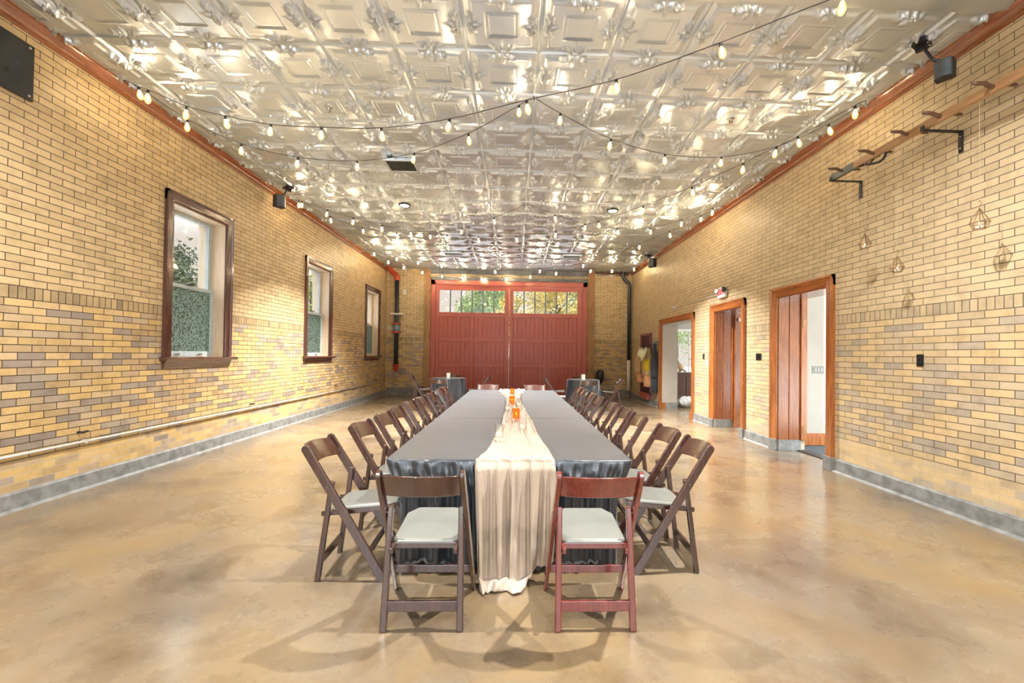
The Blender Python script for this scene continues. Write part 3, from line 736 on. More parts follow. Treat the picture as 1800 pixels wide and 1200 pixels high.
# cream runner, gathered along the table and falling to the floor in front
prof = [(2.93, -.245, .285), (3.08, -.205, .272), (3.48, -.168, .246), (4.05, -.125, .212), (4.75, -.104, .184), (5.40, -.096, .142), (6.45, -.092, .108), (7.2, -.12, .118), (7.9, -.20, .15), (8.45, -.27, .21), (8.74, -.285, .235)]
py = [p[0] for p in prof]
def runner():
    nu = 110; u = np.linspace(0, 1, nu)
    rows = []
    r = np.random.RandomState(4); ph = r.uniform(0, 6.28, 8)
    def pleat(u, k):
        return (np.sin(u*2*PI*4.5+ph[0]+.7*np.sin(k*1.3)) + .7*np.sin(u*2*PI*7.3+ph[1]+k*.8) + .45*np.sin(u*2*PI*12+ph[2]-k*.6))/2.15
    for y in np.linspace(8.74, 2.95, 150):
        a = np.interp(y, py, [p[1] for p in prof]); b = np.interp(y, py, [p[2] for p in prof])
        gather = np.clip((.50-(b-a))/.3, 0, 1)
        wob = .012*np.sin(y*6+1)*(y < 7.5) + .02*np.sin(y*11)*(y > 6.2)
        pl = pleat(u+.03*np.sin(y*1.7), y); h = .010+.019*(1+np.sign(pl)*np.abs(pl)**.8)*(.6+1.0*gather) + .010*gather*np.sin(y*19+u*9) + .006*np.sin(y*9-u*14)*np.sin(u*8+y*2)
        edge = np.minimum(1, np.minimum(u, 1-u)/.05)
        rows.append(np.stack([a+(b-a)*u+wob*(.5+u*0), np.full(nu, y)+.008*np.sin(u*17+y*3), TZ+.004+h*edge], 1))
    top_end = rows[-1].copy(); ptop = pleat(u, 2.95)
    for k in range(1, 7):   # over the edge
        t = k/6; a = t*PI/2
        q = top_end.copy(); q[:, 1] = 2.945-.018-.006-.012*math.sin(a)-.02*ptop*t*.5; q[:, 2] = TZ+.006+(top_end[:, 2]-TZ-.006)*(1-t)-.012*(1-math.cos(a)); rows.append(q)
    x_top = rows[-1][:, 0]
    for z in np.linspace(.72, .035, 40):
        t = (.74-z)/.74
        a = -.240+.022*t; b = .285-.022*t
        c = x_top*(1-min(1, t*6))+(a+(b-a)*(u+.020*np.sin(u*2*PI*3+t*2)*t))*min(1, t*6)
        f = pleat(u, 2.95)*(1-t)+pleat(u, 1.7+t*.6)*t
        sm = min(1, max(0, (z-.03)/.22)); amp = (.030+.040*t)*(.35+.65*sm*sm*(3-2*sm))
        yy = 2.905-.020-amp*(.8+f)-.02*t-.05*(1-sm)*np.clip((.8-u)/.3, 0, 1)
        zz = np.full(nu, z)
        lift = np.clip((u-.55)/.45, 0, 1)*.10    # hem rises to the right
        zz = np.maximum(z, lift*np.clip((.25-z)/.25, 0, 1)+z)
        rows.append(np.stack([c, yy, zz], 1))
    last = rows[-1]
    for k in range(1, 12):  # the left part puddles on the floor
        t = k/11; w = np.clip((.78-u)/.25, 0, 1)
        q = last.copy(); q[:, 1] = last[:, 1]-w*(.10*t+.012*np.sin(u*15)*t); q[:, 2] = last[:, 2]*(1-w)+w*(.036+.022*np.sin(t*PI)*(1+.6*np.sin(u*17+2))+.006*np.sin(u*31+t*5)-.026*t)
        q[:, 0] = last[:, 0]+w*.03*t*np.sin(u*13+1)
        q[:, 2] = np.maximum(q[:, 2], .008); rows.append(q)
    o = grid_obj('table_runner', np.array(rows), M['cream'], thick=.0015)
    tag(o, 'cream satin runner gathered along the long table and puddling on the floor', 'table runner')
runner()

def votive(x, y, z, amber, label, s=1.0):
    r = empty('votive_holder', (x, y, z)); w = .033*s; h = .088*s
    mb = MB(); k = 24
    def ring(ww, zz):
        return [(ww*math.copysign(abs(math.cos(a))**.45, math.cos(a)), ww*math.copysign(abs(math.sin(a))**.45, math.sin(a)), zz) for a in [2*PI*i/k for i in range(k)]]
    lays = [ring(w, 0), ring(w, h), ring(w-.004, h), ring(w-.004, .008)]
    vs = sum(lays, []); fs = [tuple(range(k))[::-1], tuple(range(3*k, 4*k))] + [(j*k+i, j*k+(i+1) % k, (j+1)*k+(i+1) % k, (j+1)*k+i) for j in range(3) for i in range(k)]
    MB().add(vs, fs).build('glass_cup', M['amber'] if amber else M['glass_clear'], r, smooth=False)
    c = MB().lathe([(.020*s, .009), (.020*s, .030*s), (.006, .032*s)], n=12).build('tealight', M['wax'], r)
    if amber: MB().lathe([(.001, 0), (.006, .008), (.004, .016), (.0005, .026)], (0, 0, .034*s), 8).build('flame', M['flame'], c)
    tag(r, label, 'candle holder', 'votives on the runner'); return r
rz = TZ+.068
votive(.034, 4.40, rz, True, 'amber glass votive nearest the camera on the cream runner', 1.12)
votive(-.012, 5.75, rz, True, 'amber glass votive at middle of the cream runner', 1.1)
votive(-.012, 7.05, rz, True, 'amber glass votive farthest along the cream runner', 1.1)
votive(-.105, 3.42, rz-.004, False, 'clear glass votive nearest the front edge of the runner', 1.15)
votive(.085, 3.80, rz-.004, False, 'clear glass votive in front of the nearest amber votive', 1.1)
votive(-.060, 5.05, rz, False, 'clear glass votive between the nearest and middle amber votives, left side', 1.1)
votive(.075, 5.45, rz, False, 'clear glass votive just in front of the middle amber votive, right side', 1.1)
votive(.085, 6.30, rz, False, 'clear glass votive behind the middle amber votive', 1.1)

# round tables
def round_table(cx, cy, nm, seed):
    t = empty('round_table', (cx, cy, 0)); tag(t, 'small round table under a floor-length black cloth, %s of the red doors' % nm, 'table', 'small round tables')
    MB().lathe([(.45, .735), (.45, .762)], n=48).build('tabletop', M['white'], t)
    MB().tube([(0, 0, .02), (0, 0, .735)], .03, 10).build('pedestal', M['black'], t); MB().lathe([(.26, 0), (.26, .012), (.05, .03)], n=24).build('base', M['black'], t)
    c = empty('round_tablecloth', (cx, cy, 0)); tag(c, 'black cloth falling in folds over the %s round table' % nm, 'tablecloth', 'black cloths on the round tables')
    n = 160; a = np.linspace(0, 2*PI, n, endpoint=False); f = np.sin(a*9+seed)+.6*np.sin(a*14+seed*2)
    rows = []
    for rr in (.002, .2, .4, .455): rows.append(np.stack([rr*np.cos(a), rr*np.sin(a), np.full(n, .768)], 1))
    for z in (.765, .755, .72, .6, .45, .3, .15, .012):
        tt = (.768-z)/.768; rr = .466+.05*tt+.026*tt*f
        rows.append(np.stack([rr*np.cos(a), rr*np.sin(a), np.full(n, z)], 1))
    grid_obj('cloth', np.array(rows), M['black_cloth'], c, closed_u=True, thick=.002)
    h = empty('candle_cube', (cx-.01 if nm == 'left' else cx-.0, cy-.02, .7695)); tag(h, 'white square candle holder standing on the %s round table' % nm, 'candle holder', 'white candle holders on round tables')
    mb = MB(); w = .055; mb.box(-w, w, -w, w, 0, .012)
    for q in ((-w, w, -w, -w+.006), (-w, w, w-.006, w), (-w, -w+.006, -w, w), (w-.006, w, -w, w)): mb.box(*q, .012, .145)
    mb.build('holder', M['white'], h); MB().lathe([(.035, .012), (.035, .07), (.01, .072)], n=14).build('candle', M['wax'], h)
round_table(*RTL, 'left', 1.0); round_table(*RTR, 'right', 2.2)

# ------------------------------------------------------------------ string lights
bulb_mesh = {}
def make_bulb(parent, loc, sway):
    if not bulb_mesh:
        gp = [(.010, -.030), (.013, -.040), (.020, -.058), (.028, -.082), (.0305, -.100), (.028, -.118), (.019, -.134), (.008, -.143), (.001, -.146)]
        sp_ = [(.006, .006), (.013, .002), (.0145, -.006), (.0145, -.030), (.012, -.036)]
        bulb_mesh['g'] = MB().lathe(gp, n=14).build('bulb', M['bulb_glass'], smooth=True)
        bulb_mesh['s'] = MB().lathe(sp_, n=10).build('socket', M['black_plastic'])
        mb = MB()
        for k in range(4):
            a = PI*k/2; mb.tube([(.006*math.cos(a), .006*math.sin(a), -.045), (.013*math.cos(a), .013*math.sin(a), -.085), (.008*math.cos(a), .008*math.sin(a), -.120)], .0009, 4)
        bulb_mesh['f'] = mb.build('filament', M['filament'])
        bulb_mesh['s'].parent = bulb_mesh['g']; bulb_mesh['f'].parent = bulb_mesh['g']; g = bulb_mesh['g']
    else: g = copy_tree(bulb_mesh['g'])
    g.parent = parent; g.location = loc; g.rotation_euler = sway; return g
def string_light(label, start, end, px, sag, z0, z1):
    root = empty('string_light'); tag(root, label, 'string lights', 'festoon strings under the ceiling')
    n = len(px); pts = []
    st = un(*start[:2], 2, start[2]) if len(start) == 3 and start[0] != 'w' else Vector(start[1:])
    en = un(*end[:2], 2, end[2]) if len(end) == 3 and end[0] != 'w' else Vector(end[1:])
    pts = []
    for i, (x, y) in enumerate(px):
        t = (i+.5)/n; z = z0+(z1-z0)*t-sag*4*t*(1-t)
        p = un(x, y, 2, z); p.z += .090; pts.append(p)          # bulb centre hangs 9 cm under the cord
    root.location = st
    line = catmull([st]+[p+Vector((0, 0, .004)) for p in pts]+[en], 6)
    MB().tube([q-st for q in line], .0042, 5).build('cord', M['black_plastic'], root, smooth=True)
    for p in pts: make_bulb(root, p-st, (rnd.uniform(-.22, .22), rnd.uniform(-.22, .22), rnd.uniform(0, 3)))
    return root
HOOK1 = ('w', *un(938, 171, 2, 4.437)); HOOK1A = ('w', HOOK1[1]-.03, HOOK1[2], HOOK1[3]-.015); HOOK1B = ('w', HOOK1[1]+.03, HOOK1[2], HOOK1[3]-.015)
HOOK2 = ('w', *un(928, 358, 2, 4.437))
HOOK2A = ('w', HOOK2[1]-.03, HOOK2[2], HOOK2[3]-.015); HOOK2B = ('w', HOOK2[1]+.03, HOOK2[2], HOOK2[3]-.015)
string_light('festoon string nearest the camera, crossing from the speaker side to the window wall', ('w', 4.05, 2.35, 4.36), (228, 148, 4.38),
             [(1482, 12), (1266, 94), (1083, 157), (925, 192), (790, 224), (670, 239), (565, 238), (476, 233), (395, 218), (328, 201), (260, 173)], .32, 4.20, 4.22)
string_light('festoon string from the window wall up to the nearer ceiling hook', (217, 141, 4.38), HOOK1A,
             [(243, 168), (329, 223), (424, 265), (524, 288), (628, 294), (728, 281), (823, 247), (912, 199)], .20, 4.24, 4.30)
string_light('festoon string from the nearer ceiling hook down to the doorway wall', HOOK1B, (1514, 184, 4.38),
             [(985, 213), (1074, 257), (1169, 283), (1268, 288), (1365, 270), (1456, 232)], .18, 4.28, 4.22)
string_light('long festoon string crossing the middle of the room from doorway wall to window wall', (1522, 177, 4.38), (522, 346, 4.38),
             [(1503, 200), (1402, 253), (1307, 298), (1216, 339), (1131, 371), (1052, 397), (977, 414), (907, 422), (840, 423), (785, 420), (721, 413), (671, 403), (621, 391), (576, 377), (531, 362)], .34, 4.24, 4.24)
string_light('festoon string from the window wall up to the farther ceiling hook', (517, 340, 4.38), HOOK2A,
             [(525, 361), (580, 388), (637, 407), (697, 416), (756, 417), (812, 408), (868, 390)], .16, 4.24, 4.30)
string_light('festoon string from the farther ceiling hook to the doorway wall', HOOK2B, (1272, 361, 4.38),
             [(975, 385), (1028, 401), (1085, 409), (1143, 408), (1199, 394), (1253, 374)], .16, 4.28, 4.22)
string_light('festoon string crossing just in front of the two small ceiling vents', (1266, 366, 4.38), (646, 438, 4.38),
             [(1232, 387), (1177, 414), (1124, 435), (1074, 454), (1025, 468), (950, 477), (870, 478), (775, 468), (736, 462), (697, 456), (657, 447)], .26, 4.22, 4.24)
string_light('farthest festoon string with the brightest bulbs, across the top of the red doors', (650, 442, 4.38), (1124, 470, 4.38),
             [(682, 461), (711, 471), (743, 479), (777, 486), (814, 490), (851, 492), (892, 491), (933, 487), (978, 481), (1039, 477), (1077, 477), (1114, 474)], .18, 4.24, 4.26)

last = [o for o in C.objects if o.name.startswith('string_light')][-2:]
fmesh = bulb_mesh['f'].data.copy(); fmesh.materials[0] = M['filament_bright']
for b_ in [b for l_ in last for b in l_.children]:
    for c_ in b_.children:
        if c_.name.startswith('filament'): c_.data = fmesh

# ------------------------------------------------------------------ ceiling fixtures
def can_light(x, y, label, W, spread=152):
    r = empty('recessed_light', (x, y, ROOMH-.024)); tag(r, label, 'ceiling light', 'recessed ceiling lights')
    MB().lathe([(.080, .004), (.118, .002), (.122, -.020), (.112, -.028), (.086, -.022)], n=32).build('trim_ring', M['black_plastic'], r, smooth=True)
    MB().lathe([(.088, -.0225), (.085, -.0265), (.06, -.0285), (.002, -.029)], n=24).build('lens', M['lamp_lens'], r)
    l = bpy.data.lights.new('downlight', 'AREA'); l.shape = 'DISK'; l.size = .08; l.energy = W; l.color = (1.0, .965, .91); l.spread = math.radians(spread)
    o = bpy.data.objects.new('downlight', l); C.objects.link(o); o.parent = r; o.location = (0, 0, -.036)
can_light(-2.217, 8.85, 'lit recessed ceiling light on the window side, black ring', 430, 110); can_light(1.979, 8.87, 'lit recessed ceiling light on the doorway side, black ring', 430, 110)
can_light(-2.10, 2.80, 'recessed ceiling light above the window side, over the near chairs', 170); can_light(1.70, 2.75, 'recessed ceiling light above the doorway side, over the near chairs', 215)
can_light(-2.10, -2.2, 'recessed ceiling light behind the camera, window side', 150); can_light(1.98, -2.2, 'recessed ceiling light behind the camera, doorway side', 150)

def vent(x0, x1, y0, y1, n, label, m):
    r = empty('ceiling_vent', ((x0+x1)/2, (y0+y1)/2, ROOMH-.036)); tag(r, label, 'vent', 'ceiling vents')
    w, d = (x1-x0)/2, (y1-y0)/2
    MB().box(-w, w, -d, d, -.020, .010).build('dark_backing', M['matte_black'] if m == 'tin' else M['grey_metal'], r)
    MB().box(-w-.03, w+.03, -d-.03, -d, -.030, .012).box(-w-.03, w+.03, d, d+.03, -.030, .012).box(-w-.03, -w, -d, d, -.030, .012).box(w, w+.03, -d, d, -.030, .012).build('frame', M['tin'], r, bevel=.003)
    mb = MB()
    for k in range(n):
        xx = -w+(k+.5)*2*w/n; mb.box(xx-.0035, xx+.0025, -d, d, -.026, -.019)
    mb.build('louvres', M['grey_metal'], r)
vent(-2.0, -1.59, 6.76, 7.13, 17, 'large black-slotted ceiling vent behind the second festoon string', 'tin')
vent(-2.06, -1.56, 12.83, 13.15, 12, 'small grey ceiling vent near the red doors, window side', 'grey'); vent(1.44, 1.94, 12.88, 13.20, 12, 'small grey ceiling vent near the red doors, doorway side', 'grey')
for x, y, lab in ((-2.277, 5.38, 'sprinkler head in a ceiling tile on the window side'), (2.667, 5.36, 'sprinkler head in a ceiling tile on the doorway side')):
    r = empty('sprinkler_head', (x, y, ROOMH-.020)); tag(r, lab, 'sprinkler', 'ceiling sprinklers')
    MB().lathe([(.045, 0), (.045, -.006), (.030, -.012), (.012, -.014), (.010, -.05), (.026, -.054), (.026, -.058), (.002, -.06)], n=18).build('escutcheon', M['chrome'], r)
    MB().tube([(-.02, 0, -.02), (-.02, 0, -.05)], .004, 6).tube([(.02, 0, -.02), (.02, 0, -.05)], .004, 6).build('frame_arm', M['black'], r)
for p, lab in ((HOOK1, 'small ceiling hook holding the second and third festoon strings'), (HOOK2, 'small ceiling hook holding the fifth and sixth festoon strings')):
    v = Vector(p[1:]); tag(MB().tube([v+Vector((0, 0, .02)), v+Vector((0, 0, -.01)), v+Vector((.012, 0, -.022)), v+Vector((.0, 0, -.034))], .005, 6).build('ceiling_hook', M['black']), lab, 'hook', 'festoon hooks')

# ------------------------------------------------------------------ speakers
def speaker(loc, mount, yaw, label, size=1.0):
    r = empty('loudspeaker', loc, yaw); tag(r, label, 'speaker', 'black wall speakers'); s = size
    n = 10; w, d, h = .125*s, .10*s, .15*s
    prof = [(-w, d), (w, d), (w, -.3*d)] + [(w*math.cos(PI*k/n), -.3*d-.75*d*math.sin(PI*k/n)) for k in range(1, n)] + [(-w, -.3*d)]
    b = MB().prism(prof, 2, -h, h).build('cabinet', M['black_plastic'], r, bevel=.006)
    pg = [(w*.97*math.cos(PI*k/n), -.3*d-.79*d*math.sin(PI*k/n)-.004) for k in range(n+1)]
    pg2 = [(x*.98, y+.01) for x, y in pg][::-1]
    MB().prism(pg+pg2, 2, -h*.92, h*.92).build('grille', M['mesh_grille'], r, smooth=False)
    inv = Matrix.Rotation(-yaw, 3, 'Z'); m = inv @ (Vector(mount)-Vector(loc))
    MB().tube([(0, d*.6, h*.9), (m.x*.5, m.y*.6, h+.04), m], .014, 8).build('bracket_arm', M['black'], r)
    MB().box(m.x-.06, m.x+.06, m.y-.09, m.y+.09, m.z-.005, m.z+.035).box(m.x-.045, m.x+.045, m.y-.02, m.y+.02, m.z-.05, m.z).build('mount_plate', M['black'], r, bevel=.004)
p = un(1660, 123, 0, 3.92); speaker(p, (3.80, p.y+.10, ROOMH-.04), math.radians(-62), 'grey-fronted black speaker nearest the camera, under the crown on the doorway wall', .56)
p = un(1146, 462, 0, 4.02); speaker(p, (3.93, p.y+.05, ROOMH-.04), math.radians(-60), 'small black speaker at far end of the doorway wall', .82)
p = un(492, 354, 0, -4.24); speaker(p, (-4.12, p.y+.05, ROOMH-.04), math.radians(55), 'black speaker under the crown between the first two windows', .72)

# black panel high on the left wall
r = empty('wall_panel', (XL, 3.2, 3.965)); tag(r, 'dark glossy panel bolted high on the window wall at left edge of view', 'panel')
MB().box(.012, .035, -.97, .97, -.255, .255).build('sheet', M['dark_glossy'], r, bevel=.004)
for y in (-.93, .93):
    for z in (-.22, .22): 
        q = MB().lathe([(.012, 0), (.012, .006), (.004, .010)], n=8).build('screw', M['chrome'], r); q.rotation_euler = (0, PI/2, 0); q.location = (.035, y, z)
MB().box(0, .012, -.9, .9, -.2, .2).build('backing_batten', M['black'], r)

# ------------------------------------------------------------------ pompier ladder on brackets
LX, LZ = 3.86, 3.665
r = empty('scaling_ladder', (LX, 4.2, LZ)); tag(r, 'old single-pole wooden ladder with curved rungs lying along the brackets on doorway wall', 'ladder')
MB().plank((0, -2.2, 0), (0, .70, 0), (0, 0, 1), .078, .036).build('pole', M['ladder_wood'], r, bevel=.004)
MB().plank((0, .66, 0), (0, 1.04, -.004), (0, 0, 1), .080, .042, True).build('metal_tip', M['grey_metal'], r, bevel=.003)
for k, y in enumerate((.83, .38, -.03, -.36, -.80, -1.25, -1.7)):
    pts = [(t*.185, y+rnd.uniform(-.004, .004), .012+.030*(t*t)-.012*math.cos(t*6)) for t in [i/8*2-1 for i in range(9)]]
    MB().tube([(x-.0, yy, z-.004) for x, yy, z in pts], [.013]+[.017]*7+[.013], 8).build('rung', M['rung_wood'], r, smooth=True)
hk = [(0, .62, -.035), (.01, .52, -.055), (.02, .42, -.085), (.02, .34, -.10), (.015, .28, -.08), (.01, .25, -.035)]
MB().tube(catmull(hk, 4), .013, 8).tube([(0.01, .45, -.06), (0.015, .40, -.03), (0.01, .33, -.04)], .009, 6).build('iron_hook', M['black'], r, smooth=True)
zb = LZ-.050
for y, lab in ((5.18, 'black steel shelf bracket under the tip end of the old ladder'), (3.98, 'black steel shelf bracket under the middle of the old ladder')):
    b = empty('shelf_bracket', (XR, y, zb)); tag(b, lab, 'bracket', 'brackets holding the ladder')
    MB().box(-.385, 0, -.02, .02, -.012, 0).box(-.385, -.375, -.02, .02, 0, .035).build('arm', M['black'], b, bevel=.003)
    MB().box(-.010, 0, -.022, .022, -.205, 0).build('wall_leg', M['black'], b, bevel=.003)
    for z in (-.05, -.165):
        q = MB().lathe([(.009, 0), (.009, .004), (.003, .007)], n=8).build('screw', M['chrome'], b); q.rotation_euler = (0, -PI/2, 0); q.location = (-.010, 0, z)

# geometric hanging lanterns
def lantern(px, py, label, s, zt, dx=0):
    p = un(px, py, 0, LX+dx); r = empty('hanging_lantern', p, rnd.uniform(0, 1)); tag(r, label, 'hanging candle holder', 'glass lanterns hung from the ladder')
    k = 5; R1, R0 = .062*s, .040*s; top = Vector((0, 0, .115*s)); mid = [Vector((R1*math.cos(2*PI*i/k), R1*math.sin(2*PI*i/k), 0)) for i in range(k)]; bot = [Vector((R0*math.cos(2*PI*i/k), R0*math.sin(2*PI*i/k), -.045*s)) for i in range(k)]
    mb = MB()
    for i in range(k):
        j = (i+1) % k
        for a, b in ((top, mid[i]), (mid[i], mid[j]), (mid[i], bot[i]), (bot[i], bot[j])): mb.tube([a, b], .0028, 5)
    mb.tube(catmull([top, top+Vector((0, 0, .02)), top+Vector((.018, 0, .045)), top+Vector((0, 0, .065)), top+Vector((-.012, 0, .05))], 5), .002, 5)
    mb.build('wire_frame', M['brass'], r)
    V = [top]+mid+bot; fs = []
    for i in range(k):
        j = (i+1) % k
        if i != 1: fs.append((0, 1+i, 1+j))
        fs.append((1+i, 1+k+i, 1+k+j, 1+j))
    MB().add(V, fs).build('glass_facets', M['glass_clear'], r)
    MB().lathe([(.024*s, -.044*s), (.024*s, -.018*s), (.004, -.016*s)], n=12).build('tealight', M['wax'], r)
    MB().lathe([(.001, -.014*s), (.006, -.006*s), (.0005, .012*s)], n=8).build('flame', M['flame'], r)
    MB().tube([top+Vector((0, 0, .065)), Vector((0, 0, zt-p.z-.014))], .0016, 5).build('string', M['rope'], r)
lantern(1722, 392, 'glass and copper lantern hanging nearest the camera, largest of the three on strings', 1.08, LZ-.03)
lantern(1577, 470, 'glass and copper lantern hanging lowest of the three on strings', 1.0, LZ-.03)
lantern(1520, 429, 'glass and copper lantern hanging farthest along the ladder', .98, LZ-.03, -.05)

# ------------------------------------------------------------------ exit sign, conduits, plates
es = empty('exit_sign', (XR, 8.65, 2.755)); tag(es, 'EXIT sign with two emergency lamp heads above the middle doorway', 'exit sign')
MB().box(-.065, -.012, -.155, .155, -.105, .105).build('housing', M['exit_white'], es, bevel=.008)
MB().box(-.012, .0, -.08, .08, -.06, .06).build('back_plate', M['exit_white'], es)
fc = bpy.data.curves.new('exit_text', 'FONT'); fc.body = 'EXIT'; fc.size = .17; fc.extrude = .003; fc.align_x = 'CENTER'; fc.align_y = 'CENTER'; fc.offset = .004
tf = bpy.data.objects.new('letters_font', fc); C.objects.link(tf); bpy.context.view_layer.update(); tme = bpy.data.meshes.new_from_object(tf.evaluated_get(bpy.context.evaluated_depsgraph_get())); bpy.data.objects.remove(tf); to = bpy.data.objects.new('letters', tme); C.objects.link(to); to.parent = es; to.location = (-.068, 0, 0); to.rotation_euler = (PI/2, 0, -PI/2); tme.materials.clear(); tme.materials.append(M['exit_red']); to.scale = (.78, .95, 1)
for s in (-1, 1):
    q = MB().lathe([(.030, 0), (.052, .03), (.056, .075), (.050, .08), (.002, .076)], n=18).build('lamp_head', M['black_plastic'], es); q.location = (-.035, s*.165, .035); q.rotation_euler = (0, -PI/2+.1, s*.55)
    l = MB().lathe([(.046, 0), (.03, .004), (.002, .006)], n=18).build('lens', M['white'], q); l.location = (0, 0, .080)
jb = empty('junction_box', (XR, 11.27, 2.735)); tag(jb, 'small round grey junction box at end of the thin conduit above farthest doorway', 'junction box')
MB().box(-.05, .01, -.055, .055, -.055, .055).build('box', M['conduit'], jb, bevel=.008); q = MB().lathe([(.045, 0), (.045, .04), (.02, .055)], n=14).build('knob', M['conduit'], jb); q.rotation_euler = (0, -PI/2, 0); q.location = (-.05, 0, 0)
tag(MB().tube([(XR-.014, 11.21, 2.735), (XR-.014, 8.86, 2.735)], .009, 8).build('wall_conduit', M['conduit']), 'thin conduit running from the junction box to the exit sign', 'conduit')
def plate(y, z, w, h, m, label, kind):
    r = empty('wall_plate', (XR, y, z)); tag(r, label, kind, None)
    MB().box(-.012, 0, -w/2, w/2, -h/2, h/2).build('cover', m, r, bevel=.004)
    if kind == 'light switch':
        for k in ((0,) if w < .1 else (-.03, .03)): MB().box(-.026, -.012, k-.006, k+.006, -.014, .014).build('toggle', m, r, bevel=.002)
    else: MB().box(-.02, -.012, -w*.3, w*.3, -h*.33, h*.33).build('insert', M['dark_glossy'], r, bevel=.003)
plate(4.393, 1.45, .075, .125, M['dark_glossy'], 'glossy black wall plate on the brick near the right edge of view', 'wall plate')
plate(7.385, 1.475, .16, .115, M['dark_glossy'], 'wide black double switch plate between nearest and middle doorways', 'light switch')
plate(9.56, 1.475, .075, .125, M['black_plastic'], 'narrow black wall plate between middle and farthest doorways', 'wall plate')
plate(9.37, 1.335, .085, .115, M['white'], 'white switch plate beside the left casing of the middle doorway', 'light switch')

# conduit low on the window wall with clamps and a hook at its end
cd = empty('wall_pipe', (XL+.032, 9, .497)); tag(cd, 'long white conduit running low along the window wall', 'pipe')
MB().tube([(0, -8.5, 0), (0, 5.55, 0)], .0125, 10).build('pipe', M['conduit'], cd, smooth=True)
for y in (-4.25, -1.15, 2.0, 5.0): MB().box(-.032, .015, y-.012, y+.012, -.022, .022).build('clamp', M['conduit'], cd, bevel=.003)
for y, z, lab in ((4.70, .60, 'nearest small black iron stub on the window wall above the conduit'), (7.66, .56, 'small black iron stub on the window wall below the first window'), (11.2, .63, 'small black iron stub on the window wall below the second window'), (14.35, .60, 'small black iron stub in the corner of the window wall')):
    tag(MB().tube([(XL-.03, y, z), (XL+.05, y, z), (XL+.055, y+.05, z+.006)], .012, 8).build('iron_stub', M['black'], smooth=True), lab, 'hook', 'iron stubs on the window wall')

# standpipe at left of the red doors
sx, sy = -4.085, YB-.13
r = empty('standpipe', (sx, sy, 0)); tag(r, 'black standpipe with red couplings and red end cap in the left corner', 'standpipe')
MB().tube([(0, 0, 1.06), (0, 0, 4.02)], .075, 18).build('pipe', M['pipe_black'], r, smooth=True)
MB().tube(catmull([(0, 0, 4.0), (0, 0, 4.10), (-.06, 0, 4.20), (-.17, 0, 4.28), (-.24, 0, 4.36), (-.26, 0, 4.44)], 5), .088, 18).build('elbow', M['pipe_red'], r, smooth=True)
MB().lathe([(.10, 4.0), (.10, 4.05)], n=18).build('collar', M['pipe_red'], r)
for z in (2.19, 2.48): MB().lathe([(.085, z-.03), (.115, z-.025), (.115, z+.025), (.085, z+.03)], n=20).box(-.16, .16, -.025, .025, z-.025, z+.025).build('coupling', M['pipe_red'], r, bevel=.004)
MB().lathe([(.08, 2.22), (.11, 2.26), (.12, 2.33), (.11, 2.42), (.08, 2.45)], n=20).build('valve_body', M['valve_blue'], r, smooth=True)
MB().tube([(-.10, 0, 2.30), (-.30, -.02, 2.32)], .02, 8).lathe([(.03, 0), (.03, .05)], (-.33, -.02, 2.30), 10).build('test_tap', M['conduit'], r)
MB().box(-.21, .21, -.10, .12, 2.79, 2.85).build('clamp', M['white'], r, bevel=.008)
MB().lathe([(.11, 1.02), (.11, 1.08)], n=20).lathe([(.008, .80), (.05, .83), (.085, .90), (.095, .97), (.095, 1.03)], n=20).build('end_cap', M['pipe_red'], r, smooth=True)
r = empty('electrical_box', (-3.84, YB, 3.60)); tag(r, 'small pale electrical box with thin conduit beside the black standpipe', 'junction box')
MB().box(-.06, .06, -.05, 0, -.09, .09).build('box', M['conduit'], r, bevel=.005); MB().tube([(0, -.025, .09), (0, -.025, .85)], .012, 8).build('conduit', M['conduit'], r)
tag(MB().box(-4.40, -4.33, YB-.012, YB, 2.28, 2.42).build('wall_plate', M['white'], bevel=.004), 'small cream wall plate in the left corner beside the standpipe', 'wall plate')
# drain pipe at right of the red doors
r = empty('drain_pipe', (0, YB-.10, 0)); tag(r, 'drain pipe in the right corner, black above and white below', 'pipe')
MB().tube(catmull([(3.86, 0, 4.45), (3.86, 0, 4.30), (3.93, 0, 4.16), (4.06, 0, 4.02), (4.085, 0, 3.90), (4.085, 0, 3.6)], 5)+[Vector((4.085, 0, 1.30))], .062, 16).build('upper_pipe', M['pipe_black'], r, smooth=True)
MB().tube([(4.085, 0, 1.32), (4.085, 0, .24)], .066, 16).build('lower_pipe', M['white'], r, smooth=True)
MB().tube([(4.085, 0, .25), (4.085, 0, 0)], .05, 14).lathe([(.085, .02), (.085, .10)], (4.085, 0, 0), 14).build('floor_fitting', M['concrete'], r)
tag(MB().box(3.985, 4.015, YB-.012, YB, 2.83, 2.95).build('wall_plate', M['white'], bevel=.003), 'tiny white wall plate beside the black drain pipe', 'wall plate')
r = empty('hanging_bell', (3.07, YB, .72)); tag(r, 'black shiny bell-shaped object with trailing cord hung low on the back wall', 'bell')
q = MB().lathe([(.02, .22), (.09, .20), (.125, .12), (.13, .0), (.11, -.10), (.07, -.22), (.02, -.30)], (0, -.14, .02), 18).build('body', M['black_plastic'], r, smooth=True); MB().lathe([(.04, .19), (.045, .235), (.02, .26)], (0, -.14, .02), 12).build('top_knob', M['chrome'], r)
MB().tube(catmull([(-.03, -.25, .2), (-.15, -.22, .12), (-.19, -.2, -.02), (-.12, -.25, -.10), (.0, -.28, -.02), (.05, -.27, -.16), (-.04, -.26, -.22)], 6), .014, 7).build('cord', M['black'], r, smooth=True)
MB().box(-.03, .03, -.05, 0, .1, .2).build('wall_bracket', M['black'], r)
r = empty('floor_box', (-3.19, YB-.20, 0)); tag(r, 'small dark box on the floor against the post left of the red doors', 'box')
